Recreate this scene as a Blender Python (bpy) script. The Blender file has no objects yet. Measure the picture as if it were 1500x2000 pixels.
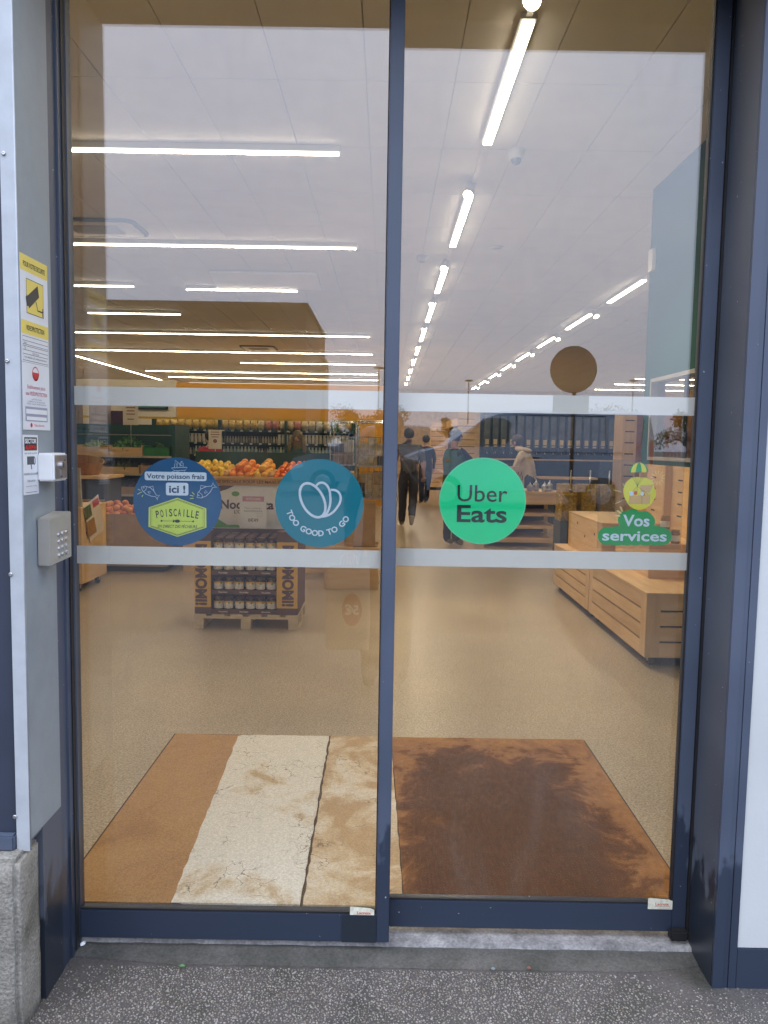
import bpy, bmesh, math, random
import numpy as np
from mathutils import Matrix, Vector
random.seed(7)
R = math.radians
S = bpy.context.scene
COL = S.collection

# ------------------------------------------------------------------ camera
F, CX, CY = 1540.0, 750.0, 1000.0              # focal length and centre in pixels of the 1500 x 2000 photograph
CAM = Vector((0.0, -2.28, 1.55))
_y = Vector((4.0, 133.0, -F)).normalized()
_z = Vector((math.sin(R(.95)), math.cos(R(.95)), 0)); _z = (_z - _y * _z.dot(_y)).normalized()
_x = _y.cross(_z)
ROT = Matrix((_x, _y, _z))
cam = bpy.data.cameras.new('camera'); cam.sensor_fit = 'HORIZONTAL'; cam.sensor_width = 36; cam.lens = 36 * F / 1500
cam.clip_start = .02; cam.clip_end = 600
co = bpy.data.objects.new('camera', cam); COL.objects.link(co)
co.matrix_world = Matrix.Translation(CAM) @ ROT.to_4x4()
S.camera = co

# ------------------------------------------------------------------ sky, sun, exposure
SUN_EL, SUN_AZ = R(58), R(215)
w = bpy.data.worlds.new('World'); S.world = w; w.use_nodes = True
nt = w.node_tree; nt.nodes.clear()
wo = nt.nodes.new('ShaderNodeOutputWorld'); bg = nt.nodes.new('ShaderNodeBackground'); bg.inputs[1].default_value = .1
sky = nt.nodes.new('ShaderNodeTexSky'); sky.sky_type = 'NISHITA'; sky.sun_disc = False
sky.sun_elevation = SUN_EL; sky.sun_rotation = SUN_AZ; sky.dust_density = 3
tc = nt.nodes.new('ShaderNodeTexCoord'); mp = nt.nodes.new('ShaderNodeMapping'); mp.inputs['Scale'].default_value = (1, 1, 2.2)
nz = nt.nodes.new('ShaderNodeTexNoise'); nz.inputs['Scale'].default_value = 1.6; nz.inputs['Detail'].default_value = 5
cr = nt.nodes.new('ShaderNodeValToRGB')
cr.color_ramp.elements[0].position = .3; cr.color_ramp.elements[0].color = (.59, .70, .98, 1)
cr.color_ramp.elements[1].position = .75; cr.color_ramp.elements[1].color = (.83, .885, 1.04, 1)
sc_ = nt.nodes.new('ShaderNodeVectorMath'); sc_.operation = 'SCALE'; sc_.inputs['Scale'].default_value = 34.0
mx = nt.nodes.new('ShaderNodeMix'); mx.data_type = 'RGBA'; mx.inputs[0].default_value = .8
L = nt.links.new
L(tc.outputs['Generated'], mp.inputs[0]); L(mp.outputs[0], nz.inputs['Vector']); L(nz.outputs['Fac'], cr.inputs[0])
sz_ = nt.nodes.new('ShaderNodeSeparateXYZ'); L(tc.outputs['Generated'], sz_.inputs[0])
ov = nt.nodes.new('ShaderNodeMapRange'); ov.inputs['From Min'].default_value = 0; ov.inputs['From Max'].default_value = 1; ov.inputs['To Min'].default_value = 34 * .56; ov.inputs['To Max'].default_value = 34 * 1.50   # overcast sky: zenith brighter than horizon
L(sz_.outputs['Z'], ov.inputs[0]); L(ov.outputs[0], sc_.inputs['Scale']); L(cr.outputs[0], sc_.inputs[0]); L(sky.outputs[0], mx.inputs[6]); L(sc_.outputs[0], mx.inputs[7])
L(mx.outputs[2], bg.inputs[0]); L(bg.outputs[0], wo.inputs[0])
sl = bpy.data.lights.new('sun', 'SUN'); sl.energy = .7; sl.angle = R(20); sl.color = (1, .95, .88)
so = bpy.data.objects.new('sun', sl); COL.objects.link(so)
_sd = Vector((math.sin(SUN_AZ) * math.cos(SUN_EL), math.cos(SUN_AZ) * math.cos(SUN_EL), math.sin(SUN_EL)))
so.rotation_euler = _sd.to_track_quat('Z', 'Y').to_euler()
S.view_settings.view_transform = 'Standard'; S.view_settings.look = 'None'
S.view_settings.exposure = 0; S.view_settings.gamma = 1
LED = 58.0                                     # strength of the ceiling light diffusers
S.cycles.use_denoising = True; S.cycles.max_bounces = 10; S.cycles.diffuse_bounces = 4; S.cycles.glossy_bounces = 4
S.cycles.transparent_max_bounces = 24; S.cycles.sample_clamp_indirect = 6; S.cycles.caustics_reflective = False; S.cycles.caustics_refractive = False

# ------------------------------------------------------------------ helpers
def _ray(px, py): return ROT @ Vector((px - CX, CY - py, -F))
def at_y(px, py, y): d = _ray(px, py); return CAM + d * ((y - CAM.y) / d.y)
def at_z(px, py, z): d = _ray(px, py); return CAM + d * ((z - CAM.z) / d.z)
def at_x(px, py, x): d = _ray(px, py); return CAM + d * ((x - CAM.x) / d.x)
ORG = {}
def worg(o): return ORG.get(o.name, Vector((0, 0, 0))) if o else Vector((0, 0, 0))

class MB:
    def __init__(s): s.v = []; s.f = []
    def add(s, v, f):
        n = len(s.v); s.v += [tuple(p) for p in v]; s.f += [tuple(i + n for i in q) for q in f]; return s
    def box(s, x0, x1, y0, y1, z0, z1):
        v = [(x, y, z) for z in (z0, z1) for y in (y0, y1) for x in (x0, x1)]
        return s.add(v, [(0, 2, 3, 1), (4, 5, 7, 6), (0, 1, 5, 4), (2, 6, 7, 3), (0, 4, 6, 2), (1, 3, 7, 5)])
    def prism(s, poly, o, u, v, n, t):
        """polygon (2-D, counter-clockwise seen against n) in the plane o,u,v, thickness t along -n"""
        o, u, v, n = map(Vector, (o, u, v, n)); k = len(poly)
        a = [o + u * p[0] + v * p[1] for p in poly]; b = [p - n * t for p in a]
        return s.add(a + b, [tuple(range(k)), tuple(range(2 * k - 1, k - 1, -1))] + [(i, k + i, k + (i + 1) % k, (i + 1) % k) for i in range(k)])
    def tube(s, pts, r, n=8, cap=True):
        pts = [Vector(p) for p in pts]; rr = r if isinstance(r, (list, tuple)) else [r] * len(pts); vs = []; fs = []
        for i, p in enumerate(pts):
            d = (pts[min(i + 1, len(pts) - 1)] - pts[max(i - 1, 0)]).normalized()
            a = d.orthogonal().normalized() if abs(d.z) > .95 else d.cross(Vector((0, 0, 1))).normalized()
            if abs(d.z) > .95: a = (Vector((1, 0, 0)) - d * d.x).normalized()
            b = d.cross(a)
            vs += [p + (a * math.cos(t) + b * math.sin(t)) * rr[i] for t in (2 * math.pi * j / n for j in range(n))]
        for i in range(len(pts) - 1):
            for j in range(n):
                fs.append((i * n + j, i * n + (j + 1) % n, (i + 1) * n + (j + 1) % n, (i + 1) * n + j))
        if cap: fs += [tuple(range(n - 1, -1, -1)), tuple(range((len(pts) - 1) * n, len(pts) * n))]
        return s.add(vs, fs)
    def lathe(s, prof, c=(0, 0, 0), n=16):
        vs = []; fs = []
        for r, z in prof: vs += [(c[0] + r * math.cos(2 * math.pi * j / n), c[1] + r * math.sin(2 * math.pi * j / n), c[2] + z) for j in range(n)]
        for i in range(len(prof) - 1):
            for j in range(n): fs.append((i * n + j, i * n + (j + 1) % n, (i + 1) * n + (j + 1) % n, (i + 1) * n + j))
        fs += [tuple(range(n - 1, -1, -1)), tuple(range((len(prof) - 1) * n, len(prof) * n))]
        return s.add(vs, fs)
    def ball(s, c, r, n=10, m=7, jit=0):
        r = r if isinstance(r, (list, tuple)) else (r, r, r); vs = [(c[0], c[1], c[2] - r[2])]; fs = []
        for i in range(1, m):
            t = math.pi * i / m
            for j in range(n):
                a = 2 * math.pi * j / n; q = 1 + random.uniform(-jit, jit)
                vs.append((c[0] + q * r[0] * math.sin(t) * math.cos(a), c[1] + q * r[1] * math.sin(t) * math.sin(a), c[2] - q * r[2] * math.cos(t)))
        vs.append((c[0], c[1], c[2] + r[2])); e = len(vs) - 1
        for j in range(n):
            fs.append((0, 1 + (j + 1) % n, 1 + j)); fs.append((e, 1 + (m - 2) * n + j, 1 + (m - 2) * n + (j + 1) % n))
        for i in range(m - 2):
            for j in range(n): fs.append((1 + i * n + j, 1 + i * n + (j + 1) % n, 1 + (i + 1) * n + (j + 1) % n, 1 + (i + 1) * n + j))
        return s.add(vs, fs)
    def mesh(s, name, mat, smooth=False, org=Vector((0, 0, 0)), bev=0):
        me = bpy.data.meshes.new(name); me.from_pydata([(a - org.x, b - org.y, c - org.z) for a, b, c in s.v], [], s.f)
        if bev:
            bm = bmesh.new(); bm.from_mesh(me)
            bmesh.ops.bevel(bm, geom=[e for e in bm.edges if len(e.link_faces) == 2 and e.calc_face_angle() > .5], offset=bev, segments=2, affect='EDGES', clamp_overlap=True)
            bm.to_mesh(me); bm.free()
        if mat: me.materials.append(mat)
        if smooth: me.shade_smooth() if smooth is True else me.set_sharp_from_angle(angle=R(40)) if False else me.polygons.foreach_set('use_smooth', [True] * len(me.polygons))
        me.update(); return me
    def build(s, name, mat, parent=None, smooth=False, bev=0, local=False):
        me = s.mesh(name, mat, smooth, Vector((0, 0, 0)) if local else worg(parent), bev)
        return link(name, me, parent)
def link(name, me, parent=None, loc=None):
    o = bpy.data.objects.new(name, me); COL.objects.link(o); o.parent = parent
    ORG[o.name] = worg(parent)
    if loc is not None:
        o.location = loc; ORG[o.name] = worg(parent) + Vector(loc)
    return o
def tag(o, label=None, cat=None, group=None, kind=None):
    if label: o['label'] = label
    if cat: o['category'] = cat
    if group: o['group'] = group
    if kind: o['kind'] = kind
    return o
def thing(name, label, cat, loc=(0, 0, 0), group=None, rz=0):
    o = bpy.data.objects.new(name, None); COL.objects.link(o); o.location = loc; o.rotation_euler.z = rz; o.empty_display_size = .1
    ORG[o.name] = Vector(loc); return tag(o, label, cat, group)
def copy_tree(o, parent=None, loc=None, rz=None, label=None):
    c = o.copy(); COL.objects.link(c); c.parent = parent
    if loc is not None: c.location = loc
    if rz is not None: c.rotation_euler.z = rz
    if label: c['label'] = label
    for ch in o.children: copy_tree(ch, c)
    return c
def B(name, mat, parent, *a, **k): return MB().box(*a).build(name, mat, parent, **k)

# ------------------------------------------------------------------ materials
def nodes(name):
    m = bpy.data.materials.new(name); m.use_nodes = True; t = m.node_tree
    return m, t, t.nodes['Principled BSDF'], t.nodes.new, t.links.new
def pbr(name, col, rough=.5, metal=0, var=.12, scale=6, bump=0, bscale=60, spec=.5, coat=0, stretch=(1, 1, 1), col2=None, emit=0, trans=0, alpha=1):
    m, t, p, N, K = nodes(name)
    p.inputs['Roughness'].default_value = rough; p.inputs['Metallic'].default_value = metal
    p.inputs['Specular IOR Level'].default_value = spec; p.inputs['Coat Weight'].default_value = coat
    p.inputs['Transmission Weight'].default_value = trans; p.inputs['Alpha'].default_value = alpha
    g = N('ShaderNodeNewGeometry'); mp = N('ShaderNodeMapping'); mp.inputs['Scale'].default_value = stretch; K(g.outputs['Position'], mp.inputs[0])
    n = N('ShaderNodeTexNoise'); n.inputs['Scale'].default_value = scale; n.inputs['Detail'].default_value = 6; n.inputs['Roughness'].default_value = .6; K(mp.outputs[0], n.inputs['Vector'])
    r = N('ShaderNodeValToRGB'); c2 = col2 or tuple(c * (1 - var * 2) for c in col)
    r.color_ramp.elements[0].position = .32; r.color_ramp.elements[1].position = .68
    r.color_ramp.elements[0].color = (*c2, 1); r.color_ramp.elements[1].color = (*[min(1, c * (1 + var * .6)) for c in col], 1)
    K(n.outputs['Fac'], r.inputs[0]); K(r.outputs[0], p.inputs['Base Color'])
    rm = N('ShaderNodeMapRange'); rm.inputs['To Min'].default_value = max(0, rough - .1); rm.inputs['To Max'].default_value = min(1, rough + .1); K(n.outputs['Fac'], rm.inputs[0]); K(rm.outputs[0], p.inputs['Roughness'])
    if bump:
        b = N('ShaderNodeBump'); b.inputs['Strength'].default_value = bump; b.inputs['Distance'].default_value = .004
        n2 = N('ShaderNodeTexNoise'); n2.inputs['Scale'].default_value = bscale; n2.inputs['Detail'].default_value = 4; K(g.outputs['Position'], n2.inputs['Vector'])
        K(n2.outputs['Fac'], b.inputs['Height']); K(b.outputs[0], p.inputs['Normal'])
    if emit:
        p.inputs['Emission Strength'].default_value = emit; p.inputs['Emission Color'].default_value = (*col, 1)
    return m
def flat(name, col, rough=.45): return pbr(name, col, rough, var=.03)
def emitter(name, col, strength):
    m = bpy.data.materials.new(name); m.use_nodes = True; t = m.node_tree; t.nodes.clear()
    e = t.nodes.new('ShaderNodeEmission'); e.inputs[0].default_value = (*col, 1); e.inputs[1].default_value = strength
    o = t.nodes.new('ShaderNodeOutputMaterial'); t.links.new(e.outputs[0], o.inputs[0]); return m
def glass(name, r0, tint, rough=0.0):
    m = bpy.data.materials.new(name); m.use_nodes = True; t = m.node_tree; t.nodes.clear(); N = t.nodes.new; K = t.links.new
    g = N('ShaderNodeNewGeometry'); d = N('ShaderNodeVectorMath'); d.operation = 'DOT_PRODUCT'
    K(g.outputs['Normal'], d.inputs[0]); K(g.outputs['Incoming'], d.inputs[1])
    def M_(op, a, b=None):
        x = N('ShaderNodeMath'); x.operation = op
        for i, q in enumerate((a, b)):
            if q is None: continue
            if isinstance(q, (int, float)): x.inputs[i].default_value = q
            else: K(q, x.inputs[i])
        return x.outputs[0]
    fr = M_('ADD', r0, M_('MULTIPLY', 1 - r0, M_('POWER', M_('SUBTRACT', 1, M_('ABSOLUTE', d.outputs['Value'])), 5)))
    tr = N('ShaderNodeBsdfTransparent'); tr.inputs[0].default_value = (*tint, 1)
    gl = N('ShaderNodeBsdfGlossy'); gl.inputs['Roughness'].default_value = rough
    mx = N('ShaderNodeMixShader'); K(fr, mx.inputs[0]); K(tr.outputs[0], mx.inputs[1]); K(gl.outputs[0], mx.inputs[2])
    if name == 'door_glass':
        nzz = N('ShaderNodeTexNoise'); nzz.inputs['Scale'].default_value = 3.2; nzz.inputs['Detail'].default_value = 9; nzz.inputs['Distortion'].default_value = 1.2; mpp = N('ShaderNodeMapping'); mpp.inputs['Scale'].default_value = (2.2, 1, .8); K(g.outputs['Position'], mpp.inputs[0]); K(mpp.outputs[0], nzz.inputs['Vector'])
        mrg = N('ShaderNodeMapRange'); mrg.inputs['From Min'].default_value = .5; mrg.inputs['From Max'].default_value = .82; mrg.inputs['To Min'].default_value = .0; mrg.inputs['To Max'].default_value = .022; K(nzz.outputs['Fac'], mrg.inputs[0])
        df = N('ShaderNodeBsdfDiffuse'); df.inputs[0].default_value = (.6, .6, .58, 1); m2 = N('ShaderNodeMixShader'); K(mrg.outputs[0], m2.inputs[0]); K(mx.outputs[0], m2.inputs[1]); K(df.outputs[0], m2.inputs[2]); mx = m2
    o = N('ShaderNodeOutputMaterial'); K(mx.outputs[0], o.inputs[0]); return m
def wood(name, c1, c2, axis=0, rough=.5, sc=1.0):
    m, t, p, N, K = nodes(name); p.inputs['Roughness'].default_value = rough
    g = N('ShaderNodeNewGeometry'); oi = N('ShaderNodeObjectInfo'); mp = N('ShaderNodeMapping')
    s = [14 * sc, 14 * sc, 14 * sc]; s[axis] = 1.2 * sc; mp.inputs['Scale'].default_value = s
    ad = N('ShaderNodeVectorMath'); ad.operation = 'ADD'; K(g.outputs['Position'], ad.inputs[0]); K(oi.outputs['Random'], ad.inputs[1])
    K(ad.outputs[0], mp.inputs[0])
    n = N('ShaderNodeTexNoise'); n.inputs['Scale'].default_value = 1.5; n.inputs['Detail'].default_value = 8; n.inputs['Distortion'].default_value = .6; K(mp.outputs[0], n.inputs['Vector'])
    r = N('ShaderNodeValToRGB'); r.color_ramp.elements[0].position = .3; r.color_ramp.elements[1].position = .7
    r.color_ramp.elements[0].color = (*c2, 1); r.color_ramp.elements[1].color = (*c1, 1); K(n.outputs['Fac'], r.inputs[0])
    hs = N('ShaderNodeHueSaturation'); mr = N('ShaderNodeMapRange'); mr.inputs['To Min'].default_value = .88; mr.inputs['To Max'].default_value = 1.08
    K(oi.outputs['Random'], mr.inputs[0]); K(mr.outputs[0], hs.inputs['Value']); K(r.outputs[0], hs.inputs['Color']); K(hs.outputs[0], p.inputs['Base Color'])
    b = N('ShaderNodeBump'); b.inputs['Strength'].default_value = .15; b.inputs['Distance'].default_value = .002; K(n.outputs['Fac'], b.inputs['Height']); K(b.outputs[0], p.inputs['Normal'])
    return m
def randcol(name, cols, rough=.45, spec=.4, bump=0, island=False, sss=0):
    m, t, p, N, K = nodes(name); p.inputs['Roughness'].default_value = rough; p.inputs['Specular IOR Level'].default_value = spec
    src = N('ShaderNodeNewGeometry').outputs['Random Per Island'] if island else N('ShaderNodeObjectInfo').outputs['Random']
    r = N('ShaderNodeValToRGB'); e = r.color_ramp.elements
    e[0].color = (*cols[0], 1); e[1].color = (*cols[-1], 1)
    for i, c in enumerate(cols[1:-1]): q = e.new((i + 1) / (len(cols) - 1)); q.color = (*c, 1)
    K(src, r.inputs[0])
    if bump or not island:
        g = N('ShaderNodeNewGeometry'); n = N('ShaderNodeTexNoise'); n.inputs['Scale'].default_value = 18; K(g.outputs['Position'], n.inputs['Vector'])
        mrr = N('ShaderNodeMapRange'); mrr.inputs['To Min'].default_value = .75; mrr.inputs['To Max'].default_value = 1.2; K(n.outputs['Fac'], mrr.inputs[0])
        hs = N('ShaderNodeHueSaturation'); K(mrr.outputs[0], hs.inputs['Value']); K(r.outputs[0], hs.inputs['Color']); K(hs.outputs[0], p.inputs['Base Color'])
    else: K(r.outputs[0], p.inputs['Base Color'])
    return m

def floor_mat():
    m, t, p, N, K = nodes('speckled_vinyl')
    g = N('ShaderNodeNewGeometry')
    a = N('ShaderNodeTexNoise'); a.inputs['Scale'].default_value = 105; a.inputs['Detail'].default_value = 3; K(g.outputs['Position'], a.inputs['Vector'])
    b = N('ShaderNodeTexNoise'); b.inputs['Scale'].default_value = 1.1; b.inputs['Detail'].default_value = 6; K(g.outputs['Position'], b.inputs['Vector'])
    r = N('ShaderNodeValToRGB'); r.color_ramp.elements[0].position = .35; r.color_ramp.elements[1].position = .66
    r.color_ramp.elements[0].color = (.33, .255, .175, 1); r.color_ramp.elements[1].color = (.60, .50, .375, 1); K(a.outputs['Fac'], r.inputs[0])
    mr = N('ShaderNodeMapRange'); mr.inputs['From Min'].default_value = .35; mr.inputs['From Max'].default_value = .7; mr.inputs['To Min'].default_value = .86; mr.inputs['To Max'].default_value = 1.06; K(b.outputs['Fac'], mr.inputs[0])
    hs = N('ShaderNodeHueSaturation'); K(mr.outputs[0], hs.inputs['Value']); K(r.outputs[0], hs.inputs['Color']); K(hs.outputs[0], p.inputs['Base Color'])
    rr = N('ShaderNodeMapRange'); rr.inputs['To Min'].default_value = .24; rr.inputs['To Max'].default_value = .42; K(b.outputs['Fac'], rr.inputs[0]); K(rr.outputs[0], p.inputs['Roughness'])
    p.inputs['Specular IOR Level'].default_value = .35
    return m
def stained(name, base, stain, edge, scale=2.2, fine=9, rough=.7, crack=0, thr=(.45, .6), rough2=.5, bump=.3):
    """worn sheet: a base colour, blotches with a ragged outline, optional hairline cracks"""
    m, t, p, N, K = nodes(name); g = N('ShaderNodeNewGeometry')
    a = N('ShaderNodeTexNoise'); a.inputs['Scale'].default_value = scale; a.inputs['Detail'].default_value = 10; a.inputs['Roughness'].default_value = .62; a.inputs['Distortion'].default_value = .5; K(g.outputs['Position'], a.inputs['Vector'])
    r = N('ShaderNodeValToRGB'); e = r.color_ramp.elements; e[0].position = thr[0]; e[0].color = (*base, 1); e[1].position = thr[1]; e[1].color = (*stain, 1)
    q = e.new((thr[0] + thr[1]) / 2); q.color = (*edge, 1); K(a.outputs['Fac'], r.inputs[0])
    f = N('ShaderNodeTexNoise'); f.inputs['Scale'].default_value = fine * 14; f.inputs['Detail'].default_value = 5; K(g.outputs['Position'], f.inputs['Vector'])
    mr = N('ShaderNodeMapRange'); mr.inputs['From Min'].default_value = .3; mr.inputs['From Max'].default_value = .7; mr.inputs['To Min'].default_value = .8; mr.inputs['To Max'].default_value = 1.12; K(f.outputs['Fac'], mr.inputs[0])
    hs = N('ShaderNodeHueSaturation'); K(mr.outputs[0], hs.inputs['Value']); K(r.outputs[0], hs.inputs['Color']); out = hs.outputs[0]
    if crack:
        wv = N('ShaderNodeTexVoronoi'); wv.feature = 'DISTANCE_TO_EDGE'; wv.inputs['Scale'].default_value = crack
        dd = N('ShaderNodeVectorMath'); dd.operation = 'ADD'; n3 = N('ShaderNodeTexNoise'); n3.inputs['Scale'].default_value = 9; n3.inputs['Detail'].default_value = 5; K(g.outputs['Position'], n3.inputs['Vector'])
        K(g.outputs['Position'], dd.inputs[0]); sc2 = N('ShaderNodeVectorMath'); sc2.operation = 'SCALE'; sc2.inputs['Scale'].default_value = .22; K(n3.outputs['Color'], sc2.inputs[0]); K(sc2.outputs[0], dd.inputs[1]); K(dd.outputs[0], wv.inputs['Vector'])
        ln = N('ShaderNodeMapRange'); ln.inputs['From Min'].default_value = .0; ln.inputs['From Max'].default_value = .022; ln.inputs['To Min'].default_value = 1; ln.inputs['To Max'].default_value = 0; K(wv.outputs['Distance'], ln.inputs[0])
        n4 = N('ShaderNodeTexNoise'); n4.inputs['Scale'].default_value = 5; n4.inputs['Detail'].default_value = 3; K(g.outputs['Position'], n4.inputs['Vector'])
        th = N('ShaderNodeMapRange'); th.inputs['From Min'].default_value = .5; th.inputs['From Max'].default_value = .62; K(n4.outputs['Fac'], th.inputs[0])
        mu = N('ShaderNodeMath'); mu.operation = 'MULTIPLY'; K(ln.outputs[0], mu.inputs[0]); K(th.outputs[0], mu.inputs[1])
        mc = N('ShaderNodeMix'); mc.data_type = 'RGBA'; mc.inputs[7].default_value = (.2, .13, .07, 1); K(mu.outputs[0], mc.inputs[0]); K(out, mc.inputs[6]); out = mc.outputs[2]
    K(out, p.inputs['Base Color'])
    rr = N('ShaderNodeMapRange'); rr.inputs['From Min'].default_value = thr[0]; rr.inputs['From Max'].default_value = thr[1]; rr.inputs['To Min'].default_value = rough; rr.inputs['To Max'].default_value = rough2; K(a.outputs['Fac'], rr.inputs[0]); K(rr.outputs[0], p.inputs['Roughness'])
    b = N('ShaderNodeBump'); b.inputs['Strength'].default_value = bump; b.inputs['Distance'].default_value = .003; K(f.outputs['Fac'], b.inputs['Height']); K(b.outputs[0], p.inputs['Normal'])
    p.inputs['Specular IOR Level'].default_value = .3
    return m
def painted_metal(name, col, dust, splash_top=.55, metal=.0, rough=.42):
    """powder-coated metal: dust film that rain has washed away below a ragged line, scratches and chips"""
    m, t, p, N, K = nodes(name); g = N('ShaderNodeNewGeometry'); sp = N('ShaderNodeSeparateXYZ'); K(g.outputs['Position'], sp.inputs[0])
    n = N('ShaderNodeTexNoise'); n.inputs['Scale'].default_value = 26; n.inputs['Detail'].default_value = 6; mp = N('ShaderNodeMapping'); mp.inputs['Scale'].default_value = (1, 1, .45); K(g.outputs['Position'], mp.inputs[0]); K(mp.outputs[0], n.inputs['Vector'])
    ma = N('ShaderNodeMath'); ma.operation = 'MULTIPLY_ADD'; ma.inputs[1].default_value = .55; K(n.outputs['Fac'], ma.inputs[0]); K(sp.outputs['Z'], ma.inputs[2])
    st = N('ShaderNodeMapRange'); st.inputs['From Min'].default_value = splash_top + .24; st.inputs['From Max'].default_value = splash_top + .30; K(ma.outputs[0], st.inputs[0])
    n2 = N('ShaderNodeTexNoise'); n2.inputs['Scale'].default_value = 2.5; n2.inputs['Detail'].default_value = 8; K(g.outputs['Position'], n2.inputs['Vector'])
    dm = N('ShaderNodeMapRange'); dm.inputs['From Min'].default_value = .3; dm.inputs['From Max'].default_value = .75; dm.inputs['To Min'].default_value = .5; dm.inputs['To Max'].default_value = 1.0; K(n2.outputs['Fac'], dm.inputs[0])
    mu = N('ShaderNodeMath'); mu.operation = 'MULTIPLY'; K(st.outputs[0], mu.inputs[0]); K(dm.outputs[0], mu.inputs[1])
    mc = N('ShaderNodeMix'); mc.data_type = 'RGBA'; mc.inputs[6].default_value = (*col, 1); mc.inputs[7].default_value = (*dust, 1); K(mu.outputs[0], mc.inputs[0])
    n3 = N('ShaderNodeTexNoise'); n3.inputs['Scale'].default_value = 70; n3.inputs['Detail'].default_value = 4; K(g.outputs['Position'], n3.inputs['Vector'])
    ch = N('ShaderNodeMapRange'); ch.inputs['From Min'].default_value = .735; ch.inputs['From Max'].default_value = .75; K(n3.outputs['Fac'], ch.inputs[0])
    m2 = N('ShaderNodeMix'); m2.data_type = 'RGBA'; m2.inputs[7].default_value = (.45, .47, .5, 1); K(ch.outputs[0], m2.inputs[0]); K(mc.outputs[2], m2.inputs[6]); K(m2.outputs[2], p.inputs['Base Color'])
    rr = N('ShaderNodeMapRange'); rr.inputs['To Min'].default_value = rough - .1; rr.inputs['To Max'].default_value = rough + .15; K(mu.outputs[0], rr.inputs[0]); K(rr.outputs[0], p.inputs['Roughness'])
    p.inputs['Metallic'].default_value = metal; return m
def concrete(name, col, dirt, moss, z0=0, z1=.5, scale=7, bump=.6):
    m, t, p, N, K = nodes(name); g = N('ShaderNodeNewGeometry'); p.inputs['Roughness'].default_value = .85
    a = N('ShaderNodeTexNoise'); a.inputs['Scale'].default_value = scale; a.inputs['Detail'].default_value = 10; a.inputs['Roughness'].default_value = .65; K(g.outputs['Position'], a.inputs['Vector'])
    r = N('ShaderNodeValToRGB'); e = r.color_ramp.elements; e[0].position = .34; e[0].color = (*moss, 1); e[1].position = .66; e[1].color = (*col, 1); q = e.new(.5); q.color = (*dirt, 1); K(a.outputs['Fac'], r.inputs[0])
    v = N('ShaderNodeTexNoise'); v.inputs['Scale'].default_value = 120; v.inputs['Detail'].default_value = 5; K(g.outputs['Position'], v.inputs['Vector'])
    mr = N('ShaderNodeMapRange'); mr.inputs['From Min'].default_value = .25; mr.inputs['From Max'].default_value = .75; mr.inputs['To Min'].default_value = .65; mr.inputs['To Max'].default_value = 1.25; K(v.outputs['Fac'], mr.inputs[0])
    hs = N('ShaderNodeHueSaturation'); K(mr.outputs[0], hs.inputs['Value']); K(r.outputs[0], hs.inputs['Color']); K(hs.outputs[0], p.inputs['Base Color'])
    b = N('ShaderNodeBump'); b.inputs['Strength'].default_value = bump; b.inputs['Distance'].default_value = .006; mm = N('ShaderNodeMath'); mm.operation = 'ADD'; K(v.outputs['Fac'], mm.inputs[0]); K(a.outputs['Fac'], mm.inputs[1]); K(mm.outputs[0], b.inputs['Height']); K(b.outputs[0], p.inputs['Normal'])
    return m

NAVY = painted_metal('anthracite_frame', (.029, .040, .064), (.084, .105, .150), .36)
NAVY2 = painted_metal('anthracite_reveal', (.02, .026, .036), (.105, .12, .15), .30)
BLACK = pbr('black_rubber', (.012, .012, .014), .6)
GALV = pbr('galvanised_steel', (.30, .345, .37), .5, .15, var=.045, scale=18, bump=.08, bscale=25)
GALVF = pbr('bright_galvanised_edge', (.47, .50, .52), .45, .1, var=.06, scale=14, bump=.08, bscale=30)
PALE = pbr('pale_wall_paint', (.54, .56, .55), .6, var=.04, scale=2, bump=.1, bscale=90)
GLASS = glass('door_glass', .122, (.955, .965, .955))
GLASS2 = glass('clear_glass', .05, (.93, .95, .95))
def film():
    m = bpy.data.materials.new('frosted_band_film'); m.use_nodes = True; t = m.node_tree; t.nodes.clear(); N = t.nodes.new
    a = N('ShaderNodeBsdfDiffuse'); a.inputs[0].default_value = (.95, .93, .88, 1); b = N('ShaderNodeBsdfTranslucent'); b.inputs[0].default_value = (.9, .88, .84, 1); mx = N('ShaderNodeMixShader'); mx.inputs[0].default_value = .22
    o = N('ShaderNodeOutputMaterial'); t.links.new(a.outputs[0], mx.inputs[1]); t.links.new(b.outputs[0], mx.inputs[2]); t.links.new(mx.outputs[0], o.inputs[0]); return m
FILM = film()
WHITE = flat('white_print', (.86, .88, .88), .4)
INK = flat('dark_print', (.02, .025, .03), .5)
VINYL = floor_mat()
CEIL = pbr('ceiling_tile_white', (.80, .79, .77), .8, var=.03, scale=3)
CEILG = pbr('ceiling_grid_grey', (.72, .71, .70), .6)
CREAM = pbr('cream_wall', (.74, .69, .58), .7, var=.04, scale=1)
ORANGE = pbr('ochre_wall', (.82, .40, .03), .6, var=.05, scale=1)
GREENW = pbr('dark_green_wall', (.022, .085, .055), .9, var=.06, scale=1, spec=.08)
GREENS = pbr('green_shelf_paint', (.012, .075, .062), .45, var=.06)
STEEL = pbr('brushed_steel', (.55, .55, .55), .3, .9, var=.05, scale=20)
LEDM = emitter('led_diffuser', (1, .82, .58), LED)
OPAL = emitter('led_opal_side', (1, .88, .70), 3.2)
SPOTM = emitter('spot_lens', (1, .80, .52), LED * 1.3)
WX = wood('pine_board_x', (.80, .56, .30), (.66, .43, .20), 0)
WY = wood('pine_board_y', (.80, .56, .30), (.66, .43, .20), 1)
WZ = wood('pine_board_z', (.78, .55, .30), (.64, .42, .20), 2)
CARD = pbr('corrugated_cardboard', (.47, .31, .17), .8, var=.1, scale=5)
DARKIN = pbr('dark_interior', (.03, .022, .015), .8)
WHITEP = pbr('white_plastic', (.82, .82, .80), .35, var=.02)

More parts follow.
